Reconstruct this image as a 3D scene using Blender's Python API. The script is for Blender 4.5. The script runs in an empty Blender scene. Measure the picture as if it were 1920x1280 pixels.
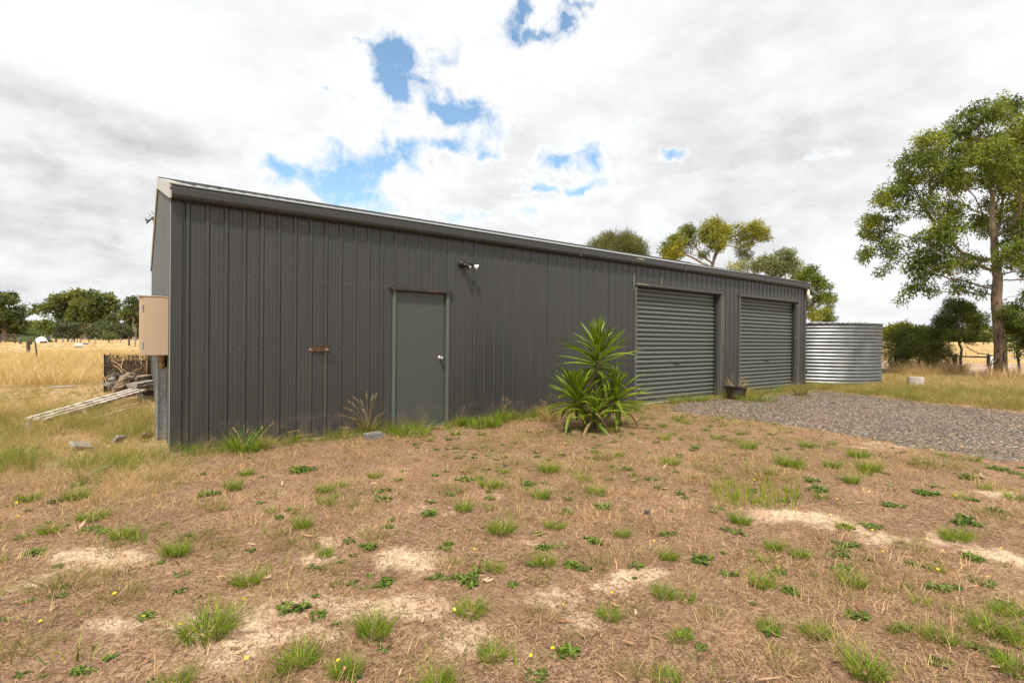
import bpy, math, random
import numpy as np
from math import radians as rad, sin, cos, pi
from mathutils import Vector, Matrix
random.seed(7); rng = np.random.default_rng(11)
S = bpy.context.scene
COL = S.collection

# ------------------------------------------------------------------ camera
CAM = np.array([-0.3456, -6.8197, 1.2773]); YAW, PITCH, ROLL, FPX = 0.635, -0.0021, 0.008, 963.08
Fv = np.array([sin(YAW)*cos(PITCH), cos(YAW)*cos(PITCH), sin(PITCH)])
R0 = np.array([cos(YAW), -sin(YAW), 0.0]); U0 = np.cross(R0, Fv)
Rv = cos(ROLL)*R0 + sin(ROLL)*U0; Uv = cos(ROLL)*U0 - sin(ROLL)*R0
cd = bpy.data.cameras.new('camera'); cam = bpy.data.objects.new('camera', cd); COL.objects.link(cam)
cam.matrix_world = Matrix([[Rv[0], Uv[0], -Fv[0], CAM[0]], [Rv[1], Uv[1], -Fv[1], CAM[1]], [Rv[2], Uv[2], -Fv[2], CAM[2]], [0, 0, 0, 1]])
cd.sensor_width = 36; cd.lens = FPX/1920*36; cd.clip_start = 0.05; cd.clip_end = 9000
S.camera = cam

def ray(px, py): return Fv + Rv*(px-960)/FPX - Uv*(py-640)/FPX
# ------------------------------------------------------------------ render look
S.view_settings.view_transform = 'Standard'; S.view_settings.look = 'None'
S.view_settings.gamma = 1; S.view_settings.use_curve_mapping = False; S.view_settings.exposure = 0.13
S.render.engine = 'CYCLES'
S.cycles.max_bounces = 6; S.cycles.transparent_max_bounces = 8; S.cycles.use_denoising = True

# ------------------------------------------------------------------ node helper
class NT:
    def __init__(s, tree): s.t = tree; s.n = tree.nodes; s.l = tree.links
    def new(s, typ, **kw):
        n = s.n.new(typ)
        for k, v in kw.items():
            setattr(n, k, v)
        return n
    def put(s, sock, v):
        if v is None: return
        if hasattr(v, 'is_output') or isinstance(v, bpy.types.NodeSocket): s.l.new(v, sock)
        else:
            if hasattr(sock.default_value, '__len__') and not hasattr(v, '__len__'): v = (v,)*len(sock.default_value)
            if hasattr(sock.default_value, '__len__') and len(sock.default_value) == 4 and len(v) == 3: v = (*v, 1)
            sock.default_value = v
    def math(s, op, a, b=None, c=None, clamp=False):
        n = s.new('ShaderNodeMath', operation=op, use_clamp=clamp)
        s.put(n.inputs[0], a)
        if b is not None: s.put(n.inputs[1], b)
        if c is not None: s.put(n.inputs[2], c)
        return n.outputs[0]
    def vmath(s, op, a, b=None):
        n = s.new('ShaderNodeVectorMath', operation=op); s.put(n.inputs[0], a)
        if b is not None: s.put(n.inputs[1], b)
        return n.outputs[0]
    def noise(s, vec, scale, detail=4, rough=.55, dist=0.0):
        n = s.new('ShaderNodeTexNoise'); s.put(n.inputs['Vector'], vec)
        n.inputs['Scale'].default_value = scale; n.inputs['Detail'].default_value = detail
        n.inputs['Roughness'].default_value = rough; n.inputs['Distortion'].default_value = dist
        return n.outputs[0]
    def ramp(s, fac, lo, hi, a=0.0, b=1.0, smooth=True):
        n = s.new('ShaderNodeMapRange'); n.interpolation_type = 'SMOOTHSTEP' if smooth else 'LINEAR'
        s.put(n.inputs[0], fac); s.put(n.inputs[1], lo); s.put(n.inputs[2], hi); s.put(n.inputs[3], a); s.put(n.inputs[4], b)
        return n.outputs[0]
    def mix(s, fac, a, b, mode='MIX'):
        n = s.new('ShaderNodeMix', data_type='RGBA', blend_type=mode)
        s.put(n.inputs[0], fac); s.put(n.inputs[6], a); s.put(n.inputs[7], b)
        return n.outputs[2]

# ------------------------------------------------------------------ world: blue sky with broken cloud
SUN_AZ, SUN_EL = rad(-138), rad(58)          # azimuth of the sun measured from +Y towards +X
W = bpy.data.worlds.new('World'); S.world = W; W.use_nodes = True
w = NT(W.node_tree); w.n.clear()
out = w.new('ShaderNodeOutputWorld'); bg = w.new('ShaderNodeBackground'); bg.inputs[1].default_value = 0.15
w.l.new(bg.outputs[0], out.inputs[0])
sky = w.new('ShaderNodeTexSky', sky_type='NISHITA'); sky.sun_disc = False
sky.sun_elevation = SUN_EL; sky.sun_rotation = SUN_AZ; sky.altitude = 100; sky.air_density = 1.0; sky.dust_density = 0.4; sky.ozone_density = 2.0
gen = w.new('ShaderNodeTexCoord').outputs['Generated']
sep = w.new('ShaderNodeSeparateXYZ'); w.l.new(gen, sep.inputs[0]); X, Y, Z = sep.outputs
zc = w.math('MAXIMUM', Z, 0.0)
den = w.math('ADD', zc, 0.42)
pl = w.new('ShaderNodeCombineXYZ'); w.put(pl.inputs[0], w.math('DIVIDE', X, den)); w.put(pl.inputs[1], w.math('DIVIDE', Y, den)); w.put(pl.inputs[2], w.math('MULTIPLY', Z, 2.0))
P = pl.outputs[0]
AZ = w.math('ARCTAN2', X, Y); EL = w.math('ARCSINE', Z)
wa = w.math('SUBTRACT', w.noise(gen, 7.0, 9, .66), .5); wb = w.math('SUBTRACT', w.noise(w.vmath('ADD', gen, (3.1, 7.7, 1.3)), 7.0, 9, .66), .5)
fine = w.math('SUBTRACT', w.noise(gen, 19.0, 10, .66, .4), .5)
AZw = w.math('MULTIPLY_ADD', wa, .15, AZ); ELw = w.math('MULTIPLY_ADD', wb, .13, EL)
def azel(px, py):
    d = ray(px, py); d = d/np.linalg.norm(d); return math.atan2(d[0], d[1]), math.asin(d[2])
def blob(px, py, rx, ry, amp, rot=0.0):
    a0, e0 = azel(px, py); a1, _ = azel(px+rx, py); _, e1 = azel(px, py-ry)
    sa, se = abs(a1-a0), abs(e1-e0)
    da = w.math('SUBTRACT', AZw, a0); de = w.math('SUBTRACT', ELw, e0)
    u = w.math('MULTIPLY_ADD', da, cos(rot)/sa, w.math('MULTIPLY', de, sin(rot)/sa))
    v = w.math('MULTIPLY_ADD', de, cos(rot)/se, w.math('MULTIPLY', da, -sin(rot)/se))
    q = w.math('ADD', w.math('MULTIPLY', u, u), w.math('MULTIPLY', v, v))
    return w.math('MULTIPLY', w.math('EXPONENT', w.math('MULTIPLY', q, -1.0)), amp)
holes = [(795,150,120,90,.36,.6),(680,320,170,60,.34,.2),(1075,325,110,60,.34,0),(1020,60,90,60,.30,0),(860,250,90,40,.30,0),(748,100,34,50,1.25,.2),(731,128,20,40,.8,.2),(694,84,24,12,.55,-.2),(737,164,20,18,.8,0),(637,174,24,12,.5,0),(828,194,32,16,.95,-.2),(888,205,58,24,1.25,-.05),(850,165,14,18,.7,0),
         (667,333,78,32,1.1,.25),(556,328,52,22,.95,-.4),(655,372,70,26,1.05,0),(735,289,36,24,.95,.4),(842,270,44,14,.85,.1),(915,276,28,9,.6,0),(1062,284,56,15,.95,0),(1117,300,20,13,.55,0),(1025,356,36,9,.8,0),(1098,347,32,9,.75,.3),
         (838,406,28,13,.5,0),(880,413,36,10,.5,0),(987,404,26,12,.6,0),(986,24,20,36,1.15,-.15),(1010,72,26,11,.85,0),(1067,43,19,20,.95,.6),(1087,3,26,9,.7,0),(1265,284,26,9,.75,0),(1240,430,22,16,.5,0),(1545,293,60,18,.4,0)]
tot = None
for h in holes:
    b = blob(*h); tot = b if tot is None else w.math('ADD', tot, b)
# the same broken cloud goes on all round: scattered openings from large soft noise
big = w.noise(P, 0.9, 5, .55); far_open = w.ramp(big, .66, .80, 0.0, .8)
tot = w.math('MINIMUM', tot, 1.15)
tot = w.math('ADD', tot, w.math('MULTIPLY', far_open, w.ramp(EL, .10, .35)))
openv = w.math('ADD', tot, w.math('MULTIPLY', w.math('MULTIPLY', fine, 2.9), w.ramp(tot, .0, .35)))
mask = w.ramp(openv, .30, 1.10, smooth=False)
# cloud light: white tops, grey bases
n1 = w.noise(P, 1.9, 7, .52, .3); n2 = w.noise(P, 5.5, 9, .58, .2); n3 = w.noise(gen, 3.6, 7, .55, .3)
lum = w.math('ADD', w.math('MULTIPLY', n1, .35), w.math('ADD', w.math('MULTIPLY', n2, .45), w.math('MULTIPLY', n3, .35)))
lum = w.ramp(lum, .41, .64, 4.9, 6.45, smooth=False)
grey = [(40,270,300,110,1.15),(60,430,330,60,1.1),(150,570,300,40,1.1),(960,365,90,45,.7),(1480,290,460,130,.85),(1420,60,300,70,.3),(330,270,220,50,.8),(800,440,200,30,.5)]
for (px, py, rx, ry, a) in grey: lum = w.math('SUBTRACT', lum, w.math('MULTIPLY', blob(px, py, rx, ry, a), w.ramp(n2, .35, .62, 1.25, .55)))
lum = w.math('ADD', lum, w.ramp(openv, .0, .35, 0, .9))
lum = w.math('MINIMUM', lum, 6.25)
cc = w.new('ShaderNodeCombineColor'); w.put(cc.inputs[0], w.math('MULTIPLY', lum, .975)); w.put(cc.inputs[1], w.math('MULTIPLY', lum, .992)); w.put(cc.inputs[2], w.math('MULTIPLY', lum, 1.01))
blue = w.mix(.05, w.mix(1.0, sky.outputs[0], (1.24, 1.42, 1.34), 'MULTIPLY'), (6.0, 6.2, 6.4))
w.put(bg.inputs[0], w.mix(mask, cc.outputs[0], blue))
W.cycles.sampling_method = 'MANUAL'; W.cycles.sample_map_resolution = 1024

sd = bpy.data.lights.new('sun', 'SUN'); sd.energy = 4.7; sd.angle = rad(6); sd.color = (1.0, .91, .76)
sun = bpy.data.objects.new('sun', sd); COL.objects.link(sun)
dsun = Vector((sin(SUN_AZ)*cos(SUN_EL), cos(SUN_AZ)*cos(SUN_EL), sin(SUN_EL)))
sun.rotation_euler = dsun.to_track_quat('Z', 'Y').to_euler(); sun.location = (0, 0, 30)

# ------------------------------------------------------------------ noise + terrain in numpy
_lat = np.random.default_rng(5).random((256, 256))
def vnoise(x, y):
    xi = np.floor(x).astype(int); yi = np.floor(y).astype(int); fx = x-xi; fy = y-yi
    fx = fx*fx*(3-2*fx); fy = fy*fy*(3-2*fy)
    a = _lat[xi & 255, yi & 255]; b = _lat[(xi+1) & 255, yi & 255]; c = _lat[xi & 255, (yi+1) & 255]; d = _lat[(xi+1) & 255, (yi+1) & 255]
    return (a*(1-fx)+b*fx)*(1-fy)+(c*(1-fx)+d*fx)*fy
def fbm(x, y, o=4, s=1.0):
    r = 0; a = .5; t = 0
    for k in range(o):
        r = r+a*vnoise(x*s+17.3*k, y*s-9.1*k); t += a; a *= .55; s *= 2.03
    return r/t
def sst(x, a, b):
    t = np.clip((x-a)/(b-a), 0, 1); return t*t*(3-2*t)
SL, SW = 15.0258, 7.4626
def tz(x, y):
    x = np.asarray(x, float); y = np.asarray(y, float)
    dx, dy = x-CAM[0], y-CAM[1]; d = np.hypot(dx, dy); az = np.arctan2(dx, dy)
    rise = .5+1.3*sst(az, .2, 1.1)
    z = rise*sst(d, 40, 190)
    shed = np.maximum(np.maximum(-x, x-SL), np.maximum(-y, y-SW))
    k = sst(shed, .1, 1.6)*(1-sst(d, 60, 200))
    z = z+k*(.07*(fbm(x, y, 3, .35)-.5)+.028*(fbm(x+40, y, 3, 2.2)-.5))
    return z-.004
def gp(px, py):
    "where the line of sight through a photo point meets the terrain"
    d = ray(px, py); t = .5
    z = 0.0
    for _ in range(8):
        if d[2] > -1e-4: t = 60; break
        t = (z-CAM[2])/d[2]; p = CAM+d*t; z = float(tz(p[0], p[1]))
    p = CAM+d*t; return Vector((p[0], p[1], float(tz(p[0], p[1]))))
def at(px, py, depth): return Vector(CAM+ray(px, py)*depth)
def depth_of(p): return float((np.array(p)-CAM)@Fv)
def onground(px, depth, dz=0.0):
    p = at(px, 640, depth); return Vector((p.x, p.y, float(tz(p.x, p.y))+dz))
def on_y(px, py, y):
    d = ray(px, py); return Vector(CAM+d*((y-CAM[1])/d[1]))

# ------------------------------------------------------------------ object helpers
def thing(name, label, cat, loc=(0, 0, 0), group=None, kind=None):
    o = bpy.data.objects.new(name, None); COL.objects.link(o); o.location = loc; o.empty_display_size = .2
    o['label'] = label; o['category'] = cat
    if group: o['group'] = group
    if kind: o['kind'] = kind
    return o
def tag(o, label=None, cat=None, group=None, kind=None):
    if label: o['label'] = label
    if cat: o['category'] = cat
    if group: o['group'] = group
    if kind: o['kind'] = kind
    return o
def root_loc(o):
    v = Vector((0, 0, 0))
    while o is not None: v += Vector(o.location); o = o.parent
    return v
class MB:
    "collects world-space geometry into one mesh"
    def __init__(s): s.v = []; s.f = []; s.m = []
    def add(s, vs, fs, mi=0):
        b = len(s.v); s.v.extend([tuple(p) for p in vs]); s.f.extend([tuple(b+i for i in f) for f in fs]); s.m.extend([mi]*len(fs)); return s
    def box(s, a, b, mi=0):
        x0, y0, z0 = a; x1, y1, z1 = b
        return s.add([(x0,y0,z0),(x1,y0,z0),(x1,y1,z0),(x0,y1,z0),(x0,y0,z1),(x1,y0,z1),(x1,y1,z1),(x0,y1,z1)],
                     [(0,3,2,1),(4,5,6,7),(0,1,5,4),(1,2,6,5),(2,3,7,6),(3,0,4,7)], mi)
    def obox(s, c, ax, ay, az, mi=0):
        c, ax, ay, az = map(Vector, (c, ax, ay, az)); vs = []
        for k in (-1, 1):
            for (i, j) in ((-1,-1),(1,-1),(1,1),(-1,1)): vs.append(c+ax*i+ay*j+az*k)
        return s.add(vs, [(0,3,2,1),(4,5,6,7),(0,1,5,4),(1,2,6,5),(2,3,7,6),(3,0,4,7)], mi)
    def bar(s, p, q, wd, th, up=(0, 0, 1), mi=0):
        p, q = Vector(p), Vector(q); d = (q-p); n = d.normalized(); side = n.cross(Vector(up)).normalized(); u = side.cross(n)
        return s.obox((p+q)/2, d/2, side*wd/2, u*th/2, mi)
    def tube(s, pts, rads, n=8, cap=True, mi=0, wob=0.0):
        pts = [Vector(p) for p in pts]
        if not hasattr(rads, '__len__'): rads = [rads]*len(pts)
        vs, fs = [], []; ref = Vector((0.13, 0.29, 1)).normalized()
        for i, p in enumerate(pts):
            d = (pts[min(i+1, len(pts)-1)]-pts[max(i-1, 0)]).normalized()
            a = d.cross(ref)
            if a.length < .1: a = d.cross(Vector((1, 0, 0)))
            a.normalize(); b = d.cross(a)
            for k in range(n):
                t = 2*pi*k/n; r = rads[i]*(1+wob*(random.random()-.5))
                vs.append(p+(a*cos(t)+b*sin(t))*r)
        for i in range(len(pts)-1):
            for k in range(n):
                k2 = (k+1) % n; fs.append((i*n+k, i*n+k2, (i+1)*n+k2, (i+1)*n+k))
        if cap: fs.append(tuple(range(n))[::-1]); fs.append(tuple((len(pts)-1)*n+k for k in range(n)))
        return s.add(vs, fs, mi)
    def lathe(s, c, prof, n=24, mi=0, cap=True):
        c = Vector(c); vs, fs = [], []
        for (r, z) in prof:
            for k in range(n): t = 2*pi*k/n; vs.append(c+Vector((r*cos(t), r*sin(t), z)))
        for i in range(len(prof)-1):
            for k in range(n):
                k2 = (k+1) % n; fs.append((i*n+k, i*n+k2, (i+1)*n+k2, (i+1)*n+k))
        if cap:
            fs.append(tuple(range(n))[::-1]); fs.append(tuple((len(prof)-1)*n+k for k in range(n)))
        return s.add(vs, fs, mi)
    def build(s, name, mats, parent=None, smooth=False, bevel=0.0):
        me = bpy.data.meshes.new(name); off = root_loc(parent) if parent else Vector((0, 0, 0))
        if not parent and s.v:
            a = np.array(s.v); lo, hi = a.min(0), a.max(0); off = Vector(((lo[0]+hi[0])/2, (lo[1]+hi[1])/2, lo[2]))
        me.from_pydata([(p[0]-off.x, p[1]-off.y, p[2]-off.z) for p in s.v], [], s.f); me.update()
        for m in (mats if isinstance(mats, (list, tuple)) else [mats]): me.materials.append(m)
        for i, p in enumerate(me.polygons): p.material_index = s.m[i]; p.use_smooth = smooth
        o = bpy.data.objects.new(name, me); COL.objects.link(o)
        if parent: o.parent = parent
        else: o.location = off
        if bevel:
            b = o.modifiers.new('bevel', 'BEVEL'); b.width = bevel; b.segments = 2; b.limit_method = 'ANGLE'
        return o
def np_mesh(name, V, Q, mat, attrs=None, smooth=False):
    "fast mesh from numpy: V (n,3), Q (m,4) or (m,3)"
    me = bpy.data.meshes.new(name); k = Q.shape[1]
    me.vertices.add(len(V)); me.vertices.foreach_set('co', np.ascontiguousarray(V, np.float32).ravel())
    me.loops.add(Q.size); me.loops.foreach_set('vertex_index', np.ascontiguousarray(Q, np.int32).ravel())
    me.polygons.add(len(Q)); me.polygons.foreach_set('loop_start', np.arange(0, Q.size, k, dtype=np.int32))
    me.polygons.foreach_set('loop_total', np.full(len(Q), k, np.int32))
    if smooth: me.polygons.foreach_set('use_smooth', np.ones(len(Q), bool))
    me.update(calc_edges=True)
    for an, av in (attrs or {}).items():
        av = np.asarray(av, np.float32)
        if av.ndim == 1: a = me.attributes.new(an, 'FLOAT', 'POINT'); a.data.foreach_set('value', av)
        else: a = me.attributes.new(an, 'FLOAT_VECTOR', 'POINT'); a.data.foreach_set('vector', np.ascontiguousarray(av).ravel())
    if mat: me.materials.append(mat)
    return me
def link(name, me, parent=None, loc=(0, 0, 0)):
    o = bpy.data.objects.new(name, me); COL.objects.link(o); o.location = loc
    if parent: o.parent = parent
    return o

# ------------------------------------------------------------------ materials
def mat(name, fn):
    m = bpy.data.materials.new(name); m.use_nodes = True; t = NT(m.node_tree); t.n.clear()
    o = t.new('ShaderNodeOutputMaterial'); fn(t, o); return m
def princ(t, o, col, rough=.6, metal=0.0, bump=None, bs=.3, bd=.01, spec=.5, coat=0.0):
    p = t.new('ShaderNodeBsdfPrincipled'); t.put(p.inputs['Base Color'], col); t.put(p.inputs['Roughness'], rough); t.put(p.inputs['Metallic'], metal)
    t.put(p.inputs['Specular IOR Level'], spec); p.inputs['Coat Weight'].default_value = coat
    if bump is not None:
        b = t.new('ShaderNodeBump'); b.inputs['Strength'].default_value = bs; b.inputs['Distance'].default_value = bd; t.put(b.inputs['Height'], bump); t.l.new(b.outputs[0], p.inputs['Normal'])
    t.l.new(p.outputs[0], o.inputs[0]); return p
def pos(t): return t.new('ShaderNodeNewGeometry').outputs['Position']
def objpos(t): return t.new('ShaderNodeTexCoord').outputs['Object']
def painted(name, col, rough=.42, dirt=.25, dirtcol=(.16, .13, .10), peel=None, spec=.5, metal=0.0):
    def f(t, o):
        p = pos(t); st = t.new('ShaderNodeMapping'); t.put(st.inputs['Vector'], p); st.inputs['Scale'].default_value = (9, 9, .7)
        streak = t.noise(st.outputs[0], 1.0, 5, .6); blot = t.noise(p, 1.3, 5, .6); sp = t.noise(p, 90, 2, .5)
        f1 = t.math('MULTIPLY', t.ramp(streak, .5, .78), dirt)
        c = t.mix(f1, col, dirtcol)
        c = t.mix(t.ramp(blot, .3, .7, 0, .22), c, tuple(k*1.28 for k in col)); oi = t.new('ShaderNodeObjectInfo').outputs['Random']; c = t.mix(t.math('MULTIPLY', oi, .22), c, tuple(k*1.5 for k in col))
        sz = t.new('ShaderNodeSeparateXYZ'); t.put(sz.inputs[0], p)
        splash = t.math('MULTIPLY', t.ramp(sz.outputs[2], .5, .0), t.ramp(t.noise(p, 6, 5, .65), .38, .7, 0, .55))
        c = t.mix(splash, c, (.17, .13, .095))
        if peel:
            pn = t.ramp(t.noise(p, peel[1], 6, .7), peel[2], peel[2]+.03); c = t.mix(pn, c, peel[0])
        r = t.math('ADD', t.math('MULTIPLY', streak, .2), rough-.1)
        princ(t, o, c, r, metal, bump=sp, bs=.05, bd=.002, spec=spec)
    return mat(name, f)
M = {}
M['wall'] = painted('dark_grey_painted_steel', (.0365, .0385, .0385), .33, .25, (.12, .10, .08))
M['gable'] = painted('gable_paint_sky_sheen', (.088, .095, .090), .26, .3)  # paler than the wall paint: grazing sky reflection put into the base colour
M['gutter'] = painted('gutter_painted_steel', (.033, .0345, .0345), .34, .15)
M['door'] = painted('green_grey_door_paint', (.055, .063, .056), .42, .12)
M['frame'] = painted('pale_green_frame_paint', (.080, .100, .085), .5, .3, (.10, .07, .05))
M['jamb'] = painted('peeling_jamb_paint', (.085, .084, .078), .5, .25, (.12, .09, .07), peel=((.30, .36, .24), 5.0, .64))
M['roller'] = painted('roller_door_green_grey', (.098, .114, .100), .42, .25, (.12, .10, .08))
M['lintel'] = painted('dark_brown_flashing', (.030, .024, .019), .6, .5, (.16, .09, .05))
M['cream'] = painted('cream_box_paint', (.46, .345, .24), .55, .12, (.42, .32, .22))
M['trim'] = painted('light_barge_steel', (.42, .41, .38), .38, .3, (.28, .25, .21))
M['black'] = painted('black_plastic', (.014, .013, .012), .45, .2, (.06, .05, .04))
M['pvc'] = painted('white_pvc', (.72, .70, .64), .35, .2, (.4, .35, .27))
def galv(name, base=(.55, .57, .58), rough=.34, scale=22):
    def f(t, o):
        p = pos(t); v = t.new('ShaderNodeTexVoronoi'); t.put(v.inputs['Vector'], p); v.inputs['Scale'].default_value = scale
        n = t.noise(p, 2.5, 5, .6); c = t.mix(t.math('MULTIPLY', v.outputs['Distance'], .9, clamp=True), base, tuple(k*.6 for k in base))
        c = t.mix(t.ramp(n, .55, .8, 0, .5), c, (.36, .33, .29))
        princ(t, o, c, t.math('ADD', t.math('MULTIPLY', n, .25), rough-.1), .85, bump=n, bs=.08, bd=.01)
    return mat(name, f)
M['galv'] = galv('galvanised_steel', (.62, .68, .72), .38, scale=28); M['tank'] = galv('weathered_tank_steel', (.30, .325, .36), .47, 3.0)
M['zinc'] = galv('zincalume_roof', (.62, .63, .62), .38, 60)
M['chrome'] = mat('polished_metal', lambda t, o: princ(t, o, (.72, .69, .64), .15, 1.0))
M['screw'] = mat('screw_head_steel', lambda t, o: princ(t, o, (.16, .16, .16), .4, .3))
M['glass'] = mat('lamp_glass', lambda t, o: princ(t, o, (.75, .74, .72), .12, .4))
def rust(t, o):
    n = t.noise(pos(t), 40, 5, .65); princ(t, o, t.mix(n, (.055, .026, .012), (.20, .10, .045)), .85, .2, bump=n, bs=.3, bd=.002)
M['rust'] = mat('rusty_steel', rust)
M['ruststain'] = mat('rust_stain', lambda t, o: princ(t, o, t.mix(t.ramp(t.noise(pos(t), 14, 4), .35, .65), (.085, .072, .055), (.16, .115, .06)), .7))
def wood(name, a, b, rough=.85, sc=18, paint=None):
    def f(t, o):
        m = t.new('ShaderNodeMapping'); t.put(m.inputs['Vector'], objpos(t)); m.inputs['Scale'].default_value = (1, 1, 1)
        n = t.noise(m.outputs[0], sc, 6, .65, 1.2); c = t.mix(t.ramp(n, .3, .7), a, b)
        if paint: c = t.mix(t.ramp(t.noise(m.outputs[0], 9, 6, .7), .46, .54), paint, c)
        princ(t, o, c, rough, 0, bump=n, bs=.6, bd=.01)
    return mat(name, f)
M['log'] = wood('weathered_log', (.07, .045, .03), (.40, .30, .22), sc=16)
M['greywood'] = wood('grey_weathered_board', (.16, .14, .125), (.40, .37, .33), sc=15)
M['paintwood'] = wood('flaking_white_painted_wood', (.22, .17, .13), (.38, .32, .27), sc=25, paint=(.66, .61, .54))
M['darkwood'] = wood('dark_old_post_wood', (.035, .026, .02), (.11, .085, .065), sc=10)
M['blackpost'] = mat('black_steel_picket', lambda t, o: princ(t, o, (.02, .019, .018), .6, .3))
def bark(name, a, b, c2, sc=5, vs=.25, zpale=None):
    def f(t, o):
        m = t.new('ShaderNodeMapping'); t.put(m.inputs['Vector'], pos(t)); m.inputs['Scale'].default_value = (1, 1, vs)
        n = t.noise(m.outputs[0], sc*3, 7, .68, .8); n2 = t.noise(pos(t), 1.1, 4, .6)
        c = t.mix(t.ramp(n, .35, .62), a, b); c = t.mix(t.ramp(n2, .42, .62), c, c2)
        c = t.mix(t.ramp(n, .50, .40, 0, .75), c, (.035, .022, .015))
        if zpale: sz = t.new('ShaderNodeSeparateXYZ'); t.put(sz.inputs[0], pos(t)); c = t.mix(t.ramp(t.math('ADD', sz.outputs[2], t.math('MULTIPLY', n2, 1.6)), zpale, zpale+1.2, 0, .85), c, t.mix(n, (.20, .145, .10), (.46, .37, .28)))
        princ(t, o, c, .9, 0, bump=n, bs=1.0, bd=.08)
    return mat(name, f)
M['bark'] = bark('brown_gum_bark', (.045, .028, .018), (.22, .145, .095), (.30, .22, .155))
M['gumbark'] = bark('gum_bark', (.045, .028, .018), (.24, .155, .10), (.32, .23, .165), zpale=3.6)
M['palebark'] = bark('pale_gum_bark', (.16, .12, .09), (.42, .34, .27), (.34, .25, .18))
def concrete(t, o):
    n = t.noise(pos(t), 25, 7, .65); n2 = t.noise(pos(t), 4, 4, .6)
    princ(t, o, t.mix(t.ramp(n2, .35, .7), t.mix(n, (.25, .22, .19), (.42, .38, .34)), (.50, .46, .42)), .95, bump=n, bs=.5, bd=.01)
M['concrete'] = mat('weathered_concrete', concrete)
M['greybrick'] = mat('grey_brick_concrete', lambda t, o: princ(t, o, t.mix(t.ramp(t.noise(pos(t), 30, 6), .3, .7), (.12, .115, .105), (.24, .235, .22)), .95, 0, bump=t.noise(pos(t), 60, 6), bs=.6, bd=.008))
def tone(name, cols, rough=.6, trans=.3, attr=True, spec=.3):
    "foliage: colour runs over a few tones by leaf and by clump"
    def f(t, o):
        r = t.new('ShaderNodeAttribute', attribute_name='rnd').outputs['Fac']
        oi = t.new('ShaderNodeObjectInfo').outputs['Random']
        x = t.math('FRACT', t.math('ADD', r, t.math('MULTIPLY', oi, .35))) if not attr else r
        cr = t.new('ShaderNodeValToRGB'); e = cr.color_ramp.elements
        e[0].position = 0; e[0].color = (*cols[0], 1); e[1].position = 1; e[1].color = (*cols[-1], 1)
        for i, c in enumerate(cols[1:-1]): q = e.new((i+1)/(len(cols)-1)); q.color = (*c, 1)
        t.put(cr.inputs[0], x)
        p = t.new('ShaderNodeBsdfPrincipled'); t.put(p.inputs['Base Color'], cr.outputs[0]); p.inputs['Roughness'].default_value = rough; p.inputs['Specular IOR Level'].default_value = spec
        tr = t.new('ShaderNodeBsdfTranslucent'); t.put(tr.inputs[0], t.mix(1.0, cr.outputs[0], (1.25, 1.25, .7), 'MULTIPLY'))
        mx = t.new('ShaderNodeMixShader'); mx.inputs[0].default_value = trans; t.l.new(p.outputs[0], mx.inputs[1]); t.l.new(tr.outputs[0], mx.inputs[2]); t.l.new(mx.outputs[0], o.inputs[0])
    return mat(name, f)
M['gum'] = tone('gum_leaves', [(.042, .064, .010), (.100, .140, .018), (.180, .225, .026), (.31, .325, .034)], .5)
M['gumyellow'] = tone('yellow_green_gum_leaves', [(.075, .095, .014), (.155, .180, .020), (.26, .265, .024), (.36, .33, .03)], .5)
M['greygum'] = tone('grey_green_gum_leaves', [(.09, .11, .045), (.18, .20, .075), (.27, .29, .11), (.36, .36, .15)], .5)
M['farleaf'] = tone('distant_gum_leaves', [(.040, .058, .018), (.082, .110, .030), (.15, .18, .040), (.26, .245, .05)], .7, .3)
M['farbush'] = tone('distant_bush_leaves', [(.035, .045, .024), (.085, .105, .045), (.17, .20, .07)], .7, .2)
M['limebush'] = tone('lime_bush_leaves', [(.06, .085, .02), (.11, .15, .03), (.17, .20, .04)], .7, .2)
M['darkbush'] = tone('dark_needle_leaves', [(.034, .048, .010), (.078, .105, .017), (.14, .17, .025), (.21, .225, .04)], .7, .2)
M['casuarina'] = tone('olive_needle_leaves', [(.08, .085, .026), (.16, .165, .05), (.26, .255, .085)], .7, .2)
M['yucca'] = tone('yucca_leaves', [(.055, .090, .007), (.13, .20, .012), (.225, .305, .020), (.42, .43, .06)], .38, .28, spec=.5)
M['yuccadead'] = tone('dry_yucca_leaves', [(.24, .17, .08), (.42, .32, .16)], .7, .2)
M['gold'] = tone('golden_dry_grass', [(.34, .23, .11), (.58, .41, .21), (.74, .56, .31), (.84, .68, .43)], .8, .35, attr=False)
M['goldmix'] = tone('dull_dry_grass', [(.22, .14, .06), (.46, .31, .13), (.68, .49, .24), (.24, .24, .05)], .8, .35, attr=False)
M['straw'] = tone('straw_stalks', [(.24, .145, .065), (.50, .34, .16), (.72, .53, .28), (.36, .23, .11)], .85, .25, attr=False)
M['thatch'] = tone('dead_brown_thatch', [(.095, .050, .030), (.21, .118, .070), (.37, .235, .145), (.60, .43, .28)], .9, .15, attr=False)
M['green'] = tone('green_grass', [(.062, .110, .008), (.130, .215, .012), (.22, .31, .020), (.34, .37, .05)], .55, .35, attr=False)
M['olive'] = tone('olive_grass', [(.095, .105, .026), (.20, .20, .05), (.33, .27, .09), (.42, .30, .13)], .7, .35, attr=False)
M['weed'] = tone('broadleaf_weed', [(.036, .070, .009), (.075, .130, .014), (.14, .21, .024), (.23, .28, .05)], .5, .25, attr=False)
M['petal'] = mat('yellow_petal', lambda t, o: princ(t, o, (.85, .55, .01), .6))
M['stem'] = mat('flower_stem', lambda t, o: princ(t, o, (.10, .14, .03), .7))
M['litter'] = tone('dry_gum_leaf_litter', [(.22, .11, .055), (.45, .26, .13), (.56, .36, .21), (.52, .38, .26)], .8, .1, attr=False)
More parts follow.
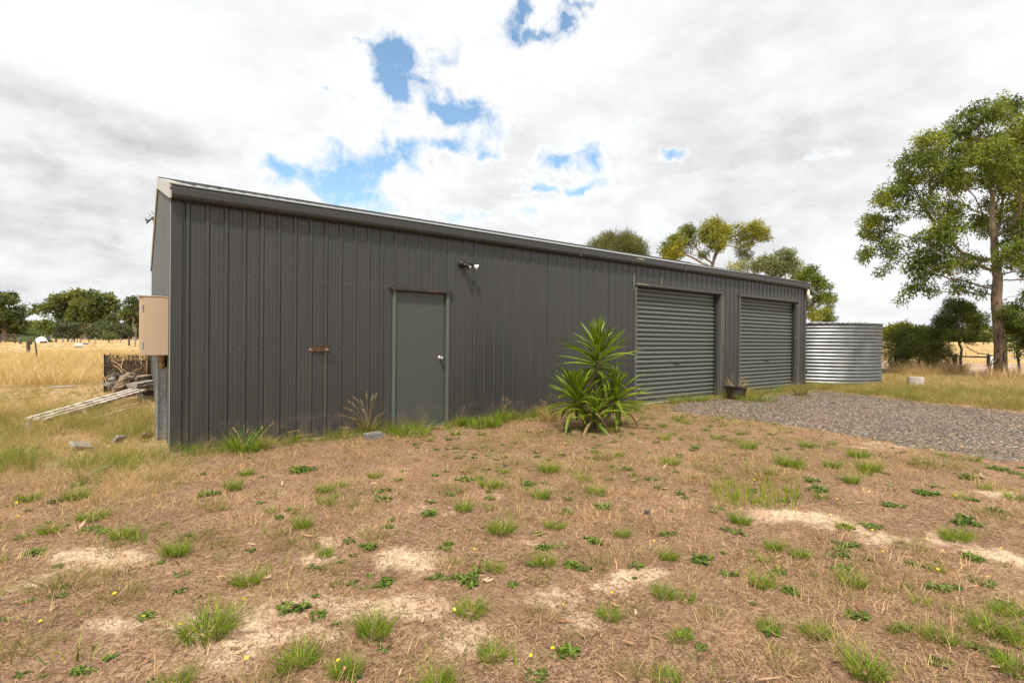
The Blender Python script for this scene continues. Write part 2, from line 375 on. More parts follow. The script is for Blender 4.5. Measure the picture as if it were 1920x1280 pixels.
M['stone'] = tone('driveway_stone', [(.05, .046, .043), (.11, .096, .083), (.17, .14, .115), (.30, .21, .15), (.42, .34, .26)], .9, 0.0, attr=False)
M['scrap'] = mat('black_scrap', lambda t, o: princ(t, o, (.012, .011, .01), .7))

# ------------------------------------------------------------------ ground
gravel_px = [(1262,771),(1250,760),(1300,752),(1345,750),(1400,750),(1450,741),(1500,737),(1530,731),(1590,738),(1700,750),(1800,762),(1919,774)]
G_top = [gp(*q) for q in gravel_px]
G_bot = [gp(*q) for q in [(1919,868),(1850,862),(1780,851),(1700,838),(1620,822),(1560,812),(1500,803),(1440,794),(1380,786),(1320,778)]]
drive = [(p.x, p.y) for p in G_top]+[(24, -9), (24, -14), (13, -12.5)]+[(p.x, p.y) for p in G_bot]
DR = np.array(drive)
def in_poly(x, y, poly=DR):
    x = np.asarray(x, float); y = np.asarray(y, float); ins = np.zeros(x.shape, bool); n = len(poly); j = n-1
    for i in range(n):
        xi, yi = poly[i]; xj, yj = poly[j]
        with np.errstate(divide='ignore', invalid='ignore'):
            c = ((yi > y) != (yj > y)) & (x < (xj-xi)*(y-yi)/(yj-yi+1e-12)+xi)
        ins ^= c; j = i
    return ins
def poly_dist(x, y, poly=DR):
    x = np.asarray(x, float); y = np.asarray(y, float); d = np.full(x.shape, 1e9); n = len(poly)
    for i in range(n):
        a = poly[i]; b = poly[(i+1) % n]; ab = b-a; t = np.clip(((x-a[0])*ab[0]+(y-a[1])*ab[1])/(ab@ab+1e-12), 0, 1)
        d = np.minimum(d, np.hypot(x-a[0]-t*ab[0], y-a[1]-t*ab[1]))
    return np.where(in_poly(x, y, poly), -d, d)
sand_spots = [(55,1095,90,28),(180,1040,80,18),(225,1045,70,16),(430,1235,60,20),(350,1165,50,15),(765,1055,60,24),(730,1130,110,25),(870,1185,90,25),(860,1210,60,20),
              (1055,1115,60,22),(1130,1100,50,20),(1090,1160,50,18),(1500,965,70,12),(1560,985,80,12),(1650,1010,60,14),(1850,925,60,8),(1870,1040,60,12),(1200,1075,60,14),
              (600,1045,40,10),(250,935,40,8),(610,1010,30,10),(980,1015,40,8),(1440,965,50,10),(1770,1010,50,10),(620,1190,50,20),(520,1210,60,14),(200,1170,60,14)]
SP = []
for (px, py, rx, ry) in sand_spots:
    p = gp(px, py); q = gp(px+rx, py); r_ = gp(px, py-ry); SP.append((p.x, p.y, (q-p).length*.85, (r_-p).length*.9))
HD = (sin(YAW), cos(YAW))
def sand(x, y):
    x = np.asarray(x, float); y = np.asarray(y, float)
    wx_ = x+.25*(fbm(x, y, 3, 2.5)-.5); wy_ = y+.25*(fbm(x+9, y+4, 3, 2.5)-.5)
    s = np.zeros(x.shape)
    for (cx, cy, ra, rb) in SP:
        u = (wx_-cx)*HD[1]-(wy_-cy)*HD[0]; v = (wx_-cx)*HD[0]+(wy_-cy)*HD[1]
        s = np.maximum(s, np.exp(-(u/ra)**2-(v/rb)**2)*1.15)
    n = fbm(x*1.0+31, y+7, 5, 1.1); f = fbm(x+3, y-5, 4, 5.5)-.5
    return np.clip(sst(s*.50+n*.86+f*.5, .44, .98), 0, 1)
def zones(x, y):
    "gold (dry paddock), green, pink bare earth weights"
    dx, dy = x-CAM[0], y-CAM[1]; d = np.hypot(dx, dy); az = np.arctan2(dx, dy)-YAW
    n = fbm(x+3, y-8, 4, .22)-.5; n1 = fbm(x, y, 4, .8)-.5
    left = sst(-az, .45, .62)
    gold_l = left*sst(d+6*n, 17, 24)
    right = 1-left
    gold_r = right*sst(d+4*n, 27, 29)*(1-.0*d)
    earth = right*sst(d+1.5*n, 28.5, 30)*(1-sst(d+3*n, 44, 47))*sst(az, .3, .5)
    mid = right*sst(d+3*n1, 14, 17)*(1-sst(d+2*n, 25, 29))
    rough_l = left*sst(d+3*n1, 5.5, 8)*(1-sst(d, 16, 22))
    wallstrip = np.exp(-np.abs(np.maximum(-y, 0)-.25)/.45)*((x > -.5) & (x < SL+1) & (y < .5))
    green = np.clip(.75*mid+.35*rough_l+.75*wallstrip+.25*sst(n1, .05, .25)*(d < 20), 0, 1)
    gold = np.clip(np.maximum(np.maximum(gold_l, gold_r), rough_l*.55+mid*.35)*(1-earth), 0, 1)
    return gold, green, np.clip(earth, 0, 1)
ang = np.concatenate([np.linspace(YAW-1.15, YAW+1.15, 560), np.linspace(YAW+1.15, YAW-1.15+2*pi, 90)[1:-1]])
rr = np.concatenate([[0.02], .8*1.0205**np.arange(0, 418)]); rr = rr[rr < 5000]
A, Rr = np.meshgrid(ang, rr); GX = CAM[0]+Rr*np.sin(A); GY = CAM[1]+Rr*np.cos(A)
gz = tz(GX, GY)
V = np.stack([GX, GY, gz], -1).reshape(-1, 3); na = len(ang); nr = len(rr)
i, j = np.meshgrid(np.arange(nr-1), np.arange(na), indexing='ij'); jn = (j+1) % na
Q = np.stack([i*na+j, (i+1)*na+j, (i+1)*na+jn, i*na+jn], -1).reshape(-1, 4)[:, ::-1]
zg, zgr, ze = zones(V[:, 0], V[:, 1])
def ground_mat(t, o):
    p = pos(t); at_ = lambda n: t.new('ShaderNodeAttribute', attribute_name=n).outputs['Fac']
    n1 = t.noise(p, 2.2, 8, .65); n2 = t.noise(p, 34, 8, .72, .6); n3 = t.noise(p, 9, 6, .65, 1.0); fib = t.noise(p, 150, 4, .7, 2.0)
    th = t.mix(t.ramp(n2, .3, .7), (.165, .090, .054), (.54, .355, .225)); th = t.mix(t.ramp(n1, .4, .68, 0, .75), th, t.mix(t.ramp(fib, .35, .65), (.115, .062, .040), (.36, .21, .13)))
    th = t.mix(t.ramp(n3, .52, .72, 0, .6), th, (.42, .29, .19))
    sd_ = t.mix(t.ramp(n3, .3, .7), (.57, .395, .265), (.76, .58, .42)); sd_ = t.mix(t.ramp(n2, .55, .75, 0, .5), sd_, (.36, .24, .155))
    sm = t.ramp(t.math('ADD', at_('sand'), t.math('ADD', t.math('MULTIPLY', t.math('SUBTRACT', n2, .5), 1.3), t.math('MULTIPLY', t.math('SUBTRACT', n3, .5), .9))), .18, 1.0)
    c = t.mix(sm, th, sd_)
    gcol = t.mix(t.ramp(n2, .3, .7), (.10, .10, .03), (.26, .22, .07)); c = t.mix(t.ramp(t.math('ADD', at_('green'), t.math('MULTIPLY', t.math('SUBTRACT', n3, .5), .8)), .3, .8, 0, .8), c, gcol)
    g0 = t.noise(p, .09, 5, .6); gold = t.mix(t.ramp(n2, .3, .7), (.38, .26, .12), (.70, .51, .27)); gold = t.mix(t.ramp(g0, .42, .62, 0, .55), gold, (.36, .25, .13))
    c = t.mix(t.ramp(t.math('ADD', at_('gold'), t.math('MULTIPLY', t.math('SUBTRACT', n3, .5), .5)), .25, .75), c, gold)
    m = t.new('ShaderNodeMapping'); t.put(m.inputs['Vector'], p); m.inputs['Rotation'].default_value = (0, 0, .3); m.inputs['Scale'].default_value = (.15, 1.5, 1)
    rut = t.noise(m.outputs[0], 1.0, 5, .6); e = t.mix(t.ramp(rut, .35, .65), (.34, .225, .165), (.52, .375, .285))
    c = t.mix(at_('earth'), c, e)
    princ(t, o, c, .95, 0, bump=t.math('ADD', n2, t.math('MULTIPLY', fib, .5)), bs=.7, bd=.02, spec=.2)
M['ground'] = mat('paddock_ground', ground_mat)
me = np_mesh('ground', V, Q, M['ground'], dict(sand=sand(V[:, 0], V[:, 1]), gold=zg, green=zgr, earth=ze), smooth=True)
g = link('ground', me); g['kind'] = 'structure'

# driveway: a sheet over the ground with an uneven edge, grid clipped to the outline
dxs, dys = np.arange(7.0, 24.5, .09), np.arange(-14.5, 1.6, .09)
DX, DY = np.meshgrid(dxs, dys); dist = poly_dist(DX, DY)+.22*(fbm(DX, DY, 4, 2.6)-.5)*2
inside = dist < .05; idx = -np.ones(DX.shape, int)
quad = inside[:-1, :-1] & inside[1:, :-1] & inside[:-1, 1:] & inside[1:, 1:]
use = np.zeros(DX.shape, bool); use[:-1, :-1] |= quad; use[1:, :-1] |= quad; use[:-1, 1:] |= quad; use[1:, 1:] |= quad
idx[use] = np.arange(use.sum())
dz = tz(DX, DY)+.010+.012*(fbm(DX, DY, 3, 6)-.5)-.03*sst(dist, -.18, .05)
V = np.stack([DX[use], DY[use], dz[use]], -1); qi, qj = np.nonzero(quad)
Q = np.stack([idx[qi, qj], idx[qi, qj+1], idx[qi+1, qj+1], idx[qi+1, qj]], -1)
def gravel_mat(t, o):
    p = pos(t); v = t.new('ShaderNodeTexVoronoi'); t.put(v.inputs['Vector'], p); v.inputs['Scale'].default_value = 42
    cr = t.new('ShaderNodeSeparateColor'); t.l.new(v.outputs['Color'], cr.inputs[0])
    c = t.mix(cr.outputs[0], (.060, .052, .043), (.20, .168, .132)); c = t.mix(t.ramp(cr.outputs[1], .80, .9), c, (.46, .34, .26)); c = t.mix(t.ramp(cr.outputs[2], .93, .96), c, (.62, .58, .54))
    n = t.noise(p, 1.4, 5, .6); c = t.mix(t.ramp(n, .5, .68, 0, .65), c, (.30, .19, .13))
    c = t.mix(t.ramp(v.outputs['Distance'], .35, .75, 0, .6), c, (.06, .05, .045))
    princ(t, o, c, .95, 0, bump=t.math('SUBTRACT', 1.0, v.outputs['Distance']), bs=.9, bd=.012, spec=.25)
M['gravel'] = mat('blue_metal_gravel', gravel_mat)
o = link('gravel_driveway', np_mesh('gravel_driveway', V, Q, M['gravel'], smooth=True)); o['kind'] = 'structure'

# ------------------------------------------------------------------ scattering (uncountable cover only)
def scatter(name, protos, P, rz, sc, idx, label, cat, tilt=None):
    me = bpy.data.meshes.new(name); P = np.asarray(P, np.float32); me.vertices.add(len(P)); me.vertices.foreach_set('co', P.ravel())
    rot = np.zeros((len(P), 3), np.float32); rot[:, 2] = rz
    if tilt is not None: rot[:, :2] = tilt
    a = me.attributes.new('rot', 'FLOAT_VECTOR', 'POINT'); a.data.foreach_set('vector', rot.ravel())
    a = me.attributes.new('sc', 'FLOAT', 'POINT'); a.data.foreach_set('value', np.asarray(sc, np.float32))
    a = me.attributes.new('pick', 'INT', 'POINT'); a.data.foreach_set('value', np.asarray(idx, np.int32))
    o = link(name, me); o['kind'] = 'stuff'; o['label'] = label; o['category'] = cat
    c = bpy.data.collections.new(name+'_sources')
    for k, pm in enumerate(protos): c.objects.link(bpy.data.objects.new('%s_source_%02d' % (name, k), pm))
    g = bpy.data.node_groups.new(name, 'GeometryNodeTree'); g.interface.new_socket('Geometry', in_out='INPUT', socket_type='NodeSocketGeometry'); g.interface.new_socket('Geometry', in_out='OUTPUT', socket_type='NodeSocketGeometry')
    n = g.nodes; gi = n.new('NodeGroupInput'); go = n.new('NodeGroupOutput'); ip = n.new('GeometryNodeInstanceOnPoints'); ci = n.new('GeometryNodeCollectionInfo')
    ci.inputs[0].default_value = c; ci.inputs['Separate Children'].default_value = True; ci.inputs['Reset Children'].default_value = True
    def na(nm, ty): q = n.new('GeometryNodeInputNamedAttribute'); q.data_type = ty; q.inputs[0].default_value = nm; return q.outputs[0]
    L = g.links; L.new(gi.outputs[0], ip.inputs['Points']); L.new(ci.outputs[0], ip.inputs['Instance']); ip.inputs['Pick Instance'].default_value = True
    L.new(na('pick', 'INT'), ip.inputs['Instance Index']); L.new(na('rot', 'FLOAT_VECTOR'), ip.inputs['Rotation']); L.new(na('sc', 'FLOAT'), ip.inputs['Scale'])
    L.new(ip.outputs[0], go.inputs[0]); md = o.modifiers.new('scatter', 'NODES'); md.node_group = g
    return o
def blades(name, n, h, spread, wd, lean, m, segs=3, hv=.4, curl=.5, seed=0, flat=False, base_sp=.5):
    "a clump of tapered, bending blades"
    r = np.random.default_rng(seed+1000); a = r.random(n)*2*pi; rad_ = spread*np.sqrt(r.random(n))*base_sp
    H = h*(1-hv+hv*2*r.random(n)*.9); L = lean*(.3+r.random(n)); az = a+r.normal(0, .6, n)
    bx, by = rad_*np.cos(a), rad_*np.sin(a); V = []; F_ = []; rn = []; tw = r.random(n)*pi
    for k in range(n):
        b0 = len(V); ww = wd*(.6+.8*r.random())
        for s_ in range(segs+1):
            u = s_/segs; bend = L[k]*(u**(1+curl)); hh = H[k]*u*(1-.25*L[k]*u*curl); out_ = H[k]*bend
            x = bx[k]+cos(az[k])*out_; y = by[k]+sin(az[k])*out_; z = hh
            if flat: z = .006+.03*u*r.random()
            q = ww*(1-u**1.5)*.5+.0002; V += [(x-sin(tw[k])*q, y+cos(tw[k])*q, z), (x+sin(tw[k])*q, y-cos(tw[k])*q, z)]; rn += [0, 0]
        v = r.random(); rn[b0:] = [v]*(2*(segs+1))
        for s_ in range(segs): F_.append((b0+2*s_, b0+2*s_+1, b0+2*s_+3, b0+2*s_+2))
    return np_mesh(name, np.array(V), np.array(F_), m, dict(rnd=rn))
def stalks(name, n, size, ln, wd, m, seed=0, zmax=.02):
    r = np.random.default_rng(seed+77); V = []; F_ = []; rn = []
    for k in range(n):
        c = np.array([*(r.normal(0, size, 2)), r.random()*zmax*.6]); a = r.random()*2*pi; l = ln*(.4+r.random()); d = np.array([cos(a), sin(a), r.normal(0, .18)])*l/2
        q = np.array([-sin(a), cos(a), 0])*wd*(.5+r.random())*.5; bend = np.array([-sin(a), cos(a), 0])*r.normal(0, .12)*l+np.array([0, 0, abs(r.normal(0, .06))*l])
        b0 = len(V); V += [c-d-q, c-d+q, c+bend-q, c+bend+q, c+d-q*.4, c+d+q*.4]; v = r.random(); rn += [v]*6
        F_ += [(b0, b0+1, b0+3, b0+2), (b0+2, b0+3, b0+5, b0+4)]
    V = np.array(V); V[:, 2] = np.maximum(V[:, 2], .001)
    return np_mesh(name, V, np.array(F_), m, dict(rnd=rn))
def rosette(name, n, ln, wd, m, seed=0, up=.35):
    r = np.random.default_rng(seed+55); V = []; F_ = []; rn = []
    for k in range(n):
        a = 2.4*k+r.normal(0, .3); l = ln*(.3+.9*r.random()**.7); e = up*(.3+1.3*r.random()); lay = k/n; b0 = len(V); v = r.random(); ww = wd*(.7+.6*r.random())
        for s_ in range(6):
            u = s_/5; rr_ = l*u; z = l*(e*u*(1.3-u))+.004; wv = ww*(.25+.9*sin(min(u*1.15, 1)*pi*.8))*(1 if s_ % 2 else .62)*(.15 if s_ == 5 else 1)*.5
            V += [(cos(a)*rr_-sin(a)*wv, sin(a)*rr_+cos(a)*wv, z+wv*.35), (cos(a)*rr_, sin(a)*rr_, z), (cos(a)*rr_+sin(a)*wv, sin(a)*rr_-cos(a)*wv, z+wv*.35)]; rn += [v]*3
        for s_ in range(5):
            q = b0+3*s_; F_ += [(q, q+1, q+4, q+3), (q+1, q+2, q+5, q+4)]
    return np_mesh(name, np.array(V), np.array(F_), m, dict(rnd=rn))
def weed_mat(name, seed):
    r = np.random.default_rng(seed+900); V = []; Q = []; rn = []; n0 = 0; el = r.uniform(.45, .9)
    for k in range(r.integers(6, 11)):
        t, q = r.random()*6.28, r.random()**.6*.36; m = rosette('tmp', int(r.integers(12, 22)), r.uniform(.13, .27), r.uniform(.05, .075), None, seed*31+k, r.uniform(.5, 1.0)); n = len(m.vertices)
        c = np.empty(n*3, np.float32); m.vertices.foreach_get('co', c); c = c.reshape(-1, 3)+np.array([q*cos(t), q*sin(t)*el, 0]); V.append(c)
        f = np.empty(len(m.polygons)*4, np.int32); m.polygons.foreach_get('vertices', f); Q.append(f.reshape(-1, 4)+n0); v = np.empty(n, np.float32); m.attributes['rnd'].data.foreach_get('value', v); rn.append(v); n0 += n; bpy.data.meshes.remove(m)
    return np_mesh(name, np.concatenate(V), np.concatenate(Q), M['weed'], dict(rnd=np.concatenate(rn)))
def sector(n, d0, d1, a0, a1, power=1.0):
    d = (d0**power+(d1**power-d0**power)*rng.random(n))**(1/power); a = YAW+a0+(a1-a0)*rng.random(n)
    return CAM[0]+d*np.sin(a), CAM[1]+d*np.cos(a)
def free(x, y, m=.03): return ~((x > -m) & (x < SL+m) & (y > -m) & (y < SW+m))
def P3(x, y, dz=0.0): return np.stack([x, y, tz(x, y)+dz], -1)
TANK = Vector((18.18, 1.14, 0)); TR = 1.90
def notank(x, y): return np.hypot(x-TANK.x, y-TANK.y) > TR+.02

# dead thatch over the bare ground
th = [stalks('thatch_clump', 80, .12, .027, .0018, M['thatch'], s, zmax=.010) for s in range(5)]
x, y = sector(17000, 1.6, 13, -.85, .85, 1.45); k = free(x, y) & (poly_dist(x, y) > .0); x, y = x[k], y[k]
k = rng.random(len(x)) > sst(sand(x, y), .15, .75)*.93; x, y = x[k], y[k]
scatter('dead_grass_thatch', th, P3(x, y, -.002), rng.random(len(x))*6.28, .7+.7*rng.random(len(x)), rng.integers(0, 5, len(x)), 'brown dead grass stalks matted over the bare ground in front', 'dead grass')
# fine stubble of thin dry blades
fs = [blades('stubble_clump', 26, .05, .13, .0026, .9, M['straw'], 2, seed=s, base_sp=1.0) for s in range(4)]
x, y = sector(7500, 1.6, 15, -.85, .85, 1.5); k = free(x, y) & (poly_dist(x, y) > .05); x, y = x[k], y[k]
n_ = fbm(x+50, y, 4, 1.4); k = (rng.random(len(x)) > sand(x, y)*1.1) & (rng.random(len(x)) < sst(n_, .38, .62)+.15); x, y = x[k], y[k]
scatter('dry_stubble', fs, P3(x, y), rng.random(len(x))*6.28, .5+.8*rng.random(len(x)), rng.integers(0, 4, len(x)), 'fine pale dry stubble standing thinly over the bare ground', 'stubble')
# thin green and olive cover between the larger tufts
cv = [blades('cover_clump', 24, .05, .10, .003, 1.2, M['olive'], 2, seed=s+9, base_sp=1.0) for s in range(3)]+[rosette('small_weed', 8, .045, .016, M['weed'], s, .3) for s in range(2)]+[blades('green_sprig', 12, .045, .05, .003, 1.0, M['green'], 2, seed=s+30, base_sp=1.0) for s in range(2)]
x, y = sector(13000, 1.8, 17, -.85, .85, 1.8); pdq = poly_dist(x, y); k = free(x, y) & ((pdq > -.15) | ((pdq > -.8) & (rng.random(len(x)) < .3)) | (rng.random(len(x)) < .02)); x, y = x[k], y[k]
n_ = fbm(x-20, y+13, 4, .9); k = (rng.random(len(x)) > sand(x, y)) & (rng.random(len(x)) < (sst(n_, .42, .66)*.85+.10)*(.4+.6*sst(-y, 5, 1.5))); x, y = x[k], y[k]
scatter('low_ground_cover', cv, P3(x, y), rng.random(len(x))*6.28, .6+.95*rng.random(len(x)), rng.choice(7, len(x), p=[.18,.18,.12,.13,.13,.13,.13]), 'low olive and green ground cover sprinkled between the tufts', 'ground cover')
# leaf litter, bark curls
def curl(name, l, wd, seed):
    r = np.random.default_rng(seed+5); V = []; F_ = []; b = r.normal(0, .3); c = .4+r.random()
    for s_ in range(5):
        u = s_/4-.5; wv = wd*(1-(2*u)**2*.8)*.5; x_ = l*u; y_ = b*l*(u*u); z = .004+c*l*u*u*.35+r.random()*.003
        V += [(x_, y_-wv, z+wv*.4), (x_, y_+wv, z+wv*.2)]
    F_ = [(2*s_, 2*s_+2, 2*s_+3, 2*s_+1) for s_ in range(4)]
    return np_mesh(name, np.array(V), np.array(F_), M['litter'], dict(rnd=[r.random()]*10))
lt = [curl('litter_leaf', .035+.015*(s % 4), .006+.003*(s % 3), s) for s in range(8)]
x, y = sector(9500, 1.7, 22, -.85, .8, 1.35); pd = poly_dist(x, y); k = free(x, y) & notank(x, y) & ((pd < 0) | (rng.random(len(x)) < .30) | (pd < .35)); x, y = x[k], y[k]
scatter('leaf_litter', lt, P3(x, y, .008), rng.random(len(x))*6.28, .6+.9*rng.random(len(x)), rng.integers(0, 8, len(x)), 'tan curled dry gum leaves and bark chips littering ground and gravel', 'leaf litter', tilt=rng.normal(0, .25, (len(x), 2)))
# loose stones on the driveway
def pebble(name, seed):
    r = np.random.default_rng(seed); t = (1+5**.5)/2
    V = np.array([(-1,t,0),(1,t,0),(-1,-t,0),(1,-t,0),(0,-1,t),(0,1,t),(0,-1,-t),(0,1,-t),(t,0,-1),(t,0,1),(-t,0,-1),(-t,0,1)], float)/1.9
    V *= (.75+.5*r.random((12, 1))); V *= np.array([1, .8, .5])*.0115; V[:, 2] += .002
    Fc = np.array([(0,11,5),(0,5,1),(0,1,7),(0,7,10),(0,10,11),(1,5,9),(5,11,4),(11,10,2),(10,7,6),(7,1,8),(3,9,4),(3,4,2),(3,2,6),(3,6,8),(3,8,9),(4,9,5),(2,4,11),(6,2,10),(8,6,7),(9,8,1)])
    return np_mesh(name, V, Fc, M['stone'], dict(rnd=[r.random()]*12))
pb = [pebble('stone', s) for s in range(12)]
x = rng.uniform(7.5, 22, 90000); y = rng.uniform(-11, 1.2, 90000); pd = poly_dist(x, y)+.25*(fbm(x, y, 3, 2.6)-.5); a_ = np.arctan2(x-CAM[0], y-CAM[1])-YAW
k = (pd < .18) & free(x, y, .1) & notank(x, y) & (a_ < .84) & (rng.random(len(x)) < np.where(pd > -.1, .35, 1)); x, y = x[k], y[k]
scatter('loose_gravel', pb, P3(x, y, .010), rng.random(len(x))*6.28, .5+1.3*rng.random(len(x))**2.2, rng.integers(0, 12, len(x)), 'loose blue-grey crushed stones spread over the driveway', 'gravel')

# tall golden paddock grass on the left
def gold_field(name, n, d0, d1, a0, a1, hmin, hmax, mats, label, pw=1.0, cond=None, cnt=26, wmul=1.0, clump=.25, lean=.55):
    pr = [blades('dry_clump', cnt, 1.0, clump, .012*wmul, lean, mats[s % len(mats)], 3, seed=s+40+len(name), base_sp=1.0) for s in range(5)]
    x, y = sector(n, d0, d1, a0, a1, pw); k = free(x, y, .15) & notank(x, y)
    if cond is not None: k &= cond(x, y)
    x, y = x[k], y[k]; nn = fbm(x, y, 3, .5)*(1 if name != 'rough_straw_grass' else .45+.7*sst(y+.35*x, .5, 4)); h = hmin+(hmax-hmin)*nn*(.5+.8*rng.random(len(x)))
    return scatter(name, pr, P3(x, y), rng.random(len(x))*6.28, h, rng.integers(0, 5, len(x)), label, 'dry grass')
gold_field('tall_dry_grass', 7500, 17.5, 46, -1.0, -.50, .20, .62, [M['gold'], M['gold'], M['straw'], M['gold'], M['goldmix']], 'tall golden dry grass standing across the paddock on the left', 1.3, wmul=1.5, clump=.6, lean=.8, cond=lambda x, y: np.hypot(x-CAM[0], y-CAM[1]) > 18.2+6*(fbm(x, y, 4, .35)-.25)+1.5*rng.random(x.shape))
gold_field('distant_dry_grass', 3500, 44, 150, -1.0, -.50, .08, .26, [M['goldmix'], M['goldmix'], M['olive']], 'dull mottled grass of the far paddock before the trees on the left', 1.2, wmul=4, clump=1.2, cnt=18)
gold_field('short_dry_grass', 3600, 10, 21, -1.0, -.52, .06, .22, [M['goldmix'], M['olive']], 'short dull dry grass between the timber pile and the tall grass', 1.5, wmul=.5, clump=.25, cnt=30)
def rough_cond(x, y): return (x < -.04) & ((y > -.9) | (fbm(x, y, 3, 1.0) > .5)) & (y > -1.6+.5*np.sin(x*3))
gold_field('rough_straw_grass', 4200, 4.6, 12.5, -1.0, -.50, .05, .36, [M['goldmix'], M['straw'], M['gold'], M['olive'], M['straw']], 'rough straw coloured grass round the timber pile beside the shed', 1.3, cond=lambda x, y: rough_cond(x, y) & (fbm(x-4, y+2, 3, 1.7)+.15*(rng.random(x.shape)-.5) > .44), wmul=.75, clump=.6, cnt=24, lean=1.9)
pr = [blades('green_clump', 30, 1.0, .35, .012, .7, M['green'], 3, seed=s+90, base_sp=1.0) for s in range(3)]+[blades('olive_clump', 30, 1.0, .35, .012, .8, M['olive'], 3, seed=s+95, base_sp=1.0) for s in range(2)]
x, y = sector(2300, 4.6, 12, -1.0, -.50, 1.2); k = rough_cond(x, y) & (fbm(x+7, y, 3, 1.5) > .49); x, y = x[k], y[k]
scatter('green_undergrowth', pr, P3(x, y), rng.random(len(x))*6.28, .07+.19*rng.random(len(x)), rng.integers(0, 5, len(x)), 'green grass growing up through straw left of the shed', 'grass')
# right: grass round the tank, under the trees and beyond the fence
x, y = sector(6500, 12.5, 27, .42, .86, 1.6); k = free(x, y, .1) & notank(x, y) & (poly_dist(x, y) > .08); x, y = x[k], y[k]
dd = np.hypot(x-CAM[0], y-CAM[1]); dry = rng.random(len(x)) < sst(dd+5*(fbm(x, y, 3, .6)-.5), 15.5, 20.5)
pr2 = [blades('lawn_clump', 30, 1.0, .8, .02, .8, m_, 3, seed=s+120, base_sp=1.0) for s, m_ in enumerate([M['green'], M['olive'], M['olive'], M['goldmix'], M['gold'], M['goldmix']])]
scatter('lawn_grass', pr2, P3(x, y), rng.random(len(x))*6.28, .06+.15*rng.random(len(x)), np.where(dry, rng.integers(2, 6, len(x)), rng.integers(0, 4, len(x))), 'olive and yellowing grass round the tank and under the trees', 'grass')
gold_field('far_stubble', 3500, 45, 130, .3, .90, .2, .42, [M['gold']], 'golden stubble paddock beyond the fence on the right', 1.2, wmul=4, clump=1.2, cnt=18)
pr3 = [blades('foot_straw', 26, 1.0, .5, .022, .9, M['straw'], 3, seed=s+170, base_sp=1.0) for s in range(3)]
q_ = [gp(rng.uniform(1672, 1800), rng.uniform(698, 706)) for _ in range(260)]+[gp(rng.normal(1876, 22), rng.uniform(706, 716)) for _ in range(70)]
q_ = np.array([tuple(v) for v in q_]); scatter('bush_foot_straw', pr3, q_, rng.random(len(q_))*6.28, .15+.45*rng.random(len(q_)), rng.integers(0, 3, len(q_)), 'tall brown straw along the foot of the dark bush and gum trunk', 'dry grass')
# weeds along the foot of the wall
n = 2300; x = rng.uniform(.1, SL+.5, n); y = -.03-np.abs(rng.normal(0, .17, n)); 
gapm = ((x > 2.7) & (x < 3.4) & (y > -.10))
hgt = (.05+.15*rng.random(n)**1.8)*(.6+.9*fbm(x, y*0, 3, 1.3))*np.exp(-np.abs(y)*1.2)
kk = (fbm(x, y, 3, 1.6) > .36) & ~gapm & (rng.random(n) < np.where(x > 11, .45, np.where(x > 7.6, .6, 1))); x, y, hgt = x[kk], y[kk], hgt[kk]
scatter('wall_foot_grass', pr+fs[:0]+[blades('dry_wall_clump', 20, 1.0, .3, .012, .9, M['straw'], 3, seed=150, base_sp=1.0)], P3(x, y), rng.random(len(x))*6.28, hgt, rng.choice(6, len(x), p=[.26,.22,.12,.14,.12,.14]), 'green and straw grass growing along the foot of the shed wall', 'grass')

# ------------------------------------------------------------------ shed
ZE, ZG, ZR = 2.86, 2.949, 3.945          # eave of the cladding, gutter top, ridge
PITCHX, R00 = .1905, .1403
shed = thing('shed', 'long dark grey ribbed steel shed with two roller doors and low gable roof', 'shed', (0, 0, 0))
def profile(x0, x1, ph=R00, small=True):
    "cladding section between x0 and x1: (x, outward offset)"
    pts = []
    k0 = int(math.floor((x0-ph)/PITCHX))-1; k1 = int(math.ceil((x1-ph)/PITCHX))+1; base = []
    for k in range(k0, k1+1):
        c = ph+k*PITCHX
        base += [(c-.031, 0), (c-.016, .019), (c+.014, .019), (c+.029, 0)]
        if small:
            for sx in (.068, .118): base += [(c+sx-.006, 0), (c+sx-.002, .0028), (c+sx+.003, .0028), (c+sx+.007, 0)]
    base.sort(); xs = [b[0] for b in base]; ys = [b[1] for b in base]
    pts = [(x0, float(np.interp(x0, xs, ys)))]+[b for b in base if x0+1e-4 < b[0] < x1-1e-4]+[(x1, float(np.interp(x1, xs, ys)))]
    return pts
def sheet(name, x0, x1, z0, z1, fn, m, parent, ph=R00, th=.0012):
    "z0/z1 numbers or functions of x; fn(x, off, z) -> world point"
    p = profile(x0, x1, ph); mb = MB(); f0 = z0 if callable(z0) else (lambda _x: z0); f1 = z1 if callable(z1) else (lambda _x: z1)
    vs = []
    for (x, o_) in p: vs += [fn(x, o_, f0(x)), fn(x, o_, f1(x))]
    mb.add(vs, [(2*i, 2*i+2, 2*i+3, 2*i+1) for i in range(len(p)-1)])
    return mb.build(name, m, parent)
def front(x, o_, z): return (x, -o_, z)
edges = [0.0]; e = R00-.031+.762-.0
while e < SL: edges.append(e); e += .762
edges.append(SL)
opens = [(2.60, 3.46, 1.995), (7.745, 10.76, 2.435), (11.58, 14.57, 2.435)]
def ztop_open(x0, x1):
    for a, b, z in opens:
        if x0 >= a-1e-4 and x1 <= b+1e-4: return z
    return None
for s_, (a, b) in enumerate(zip(edges[:-1], edges[1:])):
    cuts = sorted({a, b} | {q for o_ in opens for q in o_[:2] if a < q < b})
    lap = .0014*(s_ % 2)
    for c0, c1 in zip(cuts[:-1], cuts[1:]):
        zt = ztop_open(c0, c1)
        sheet('wall_sheet', c0, c1-(.003 if c1 < SL else 0), 0.012 if zt is None else zt+.01, ZE, (lambda x, o_, z, l=lap: (x, -o_-l, z)), M['wall'], shed)
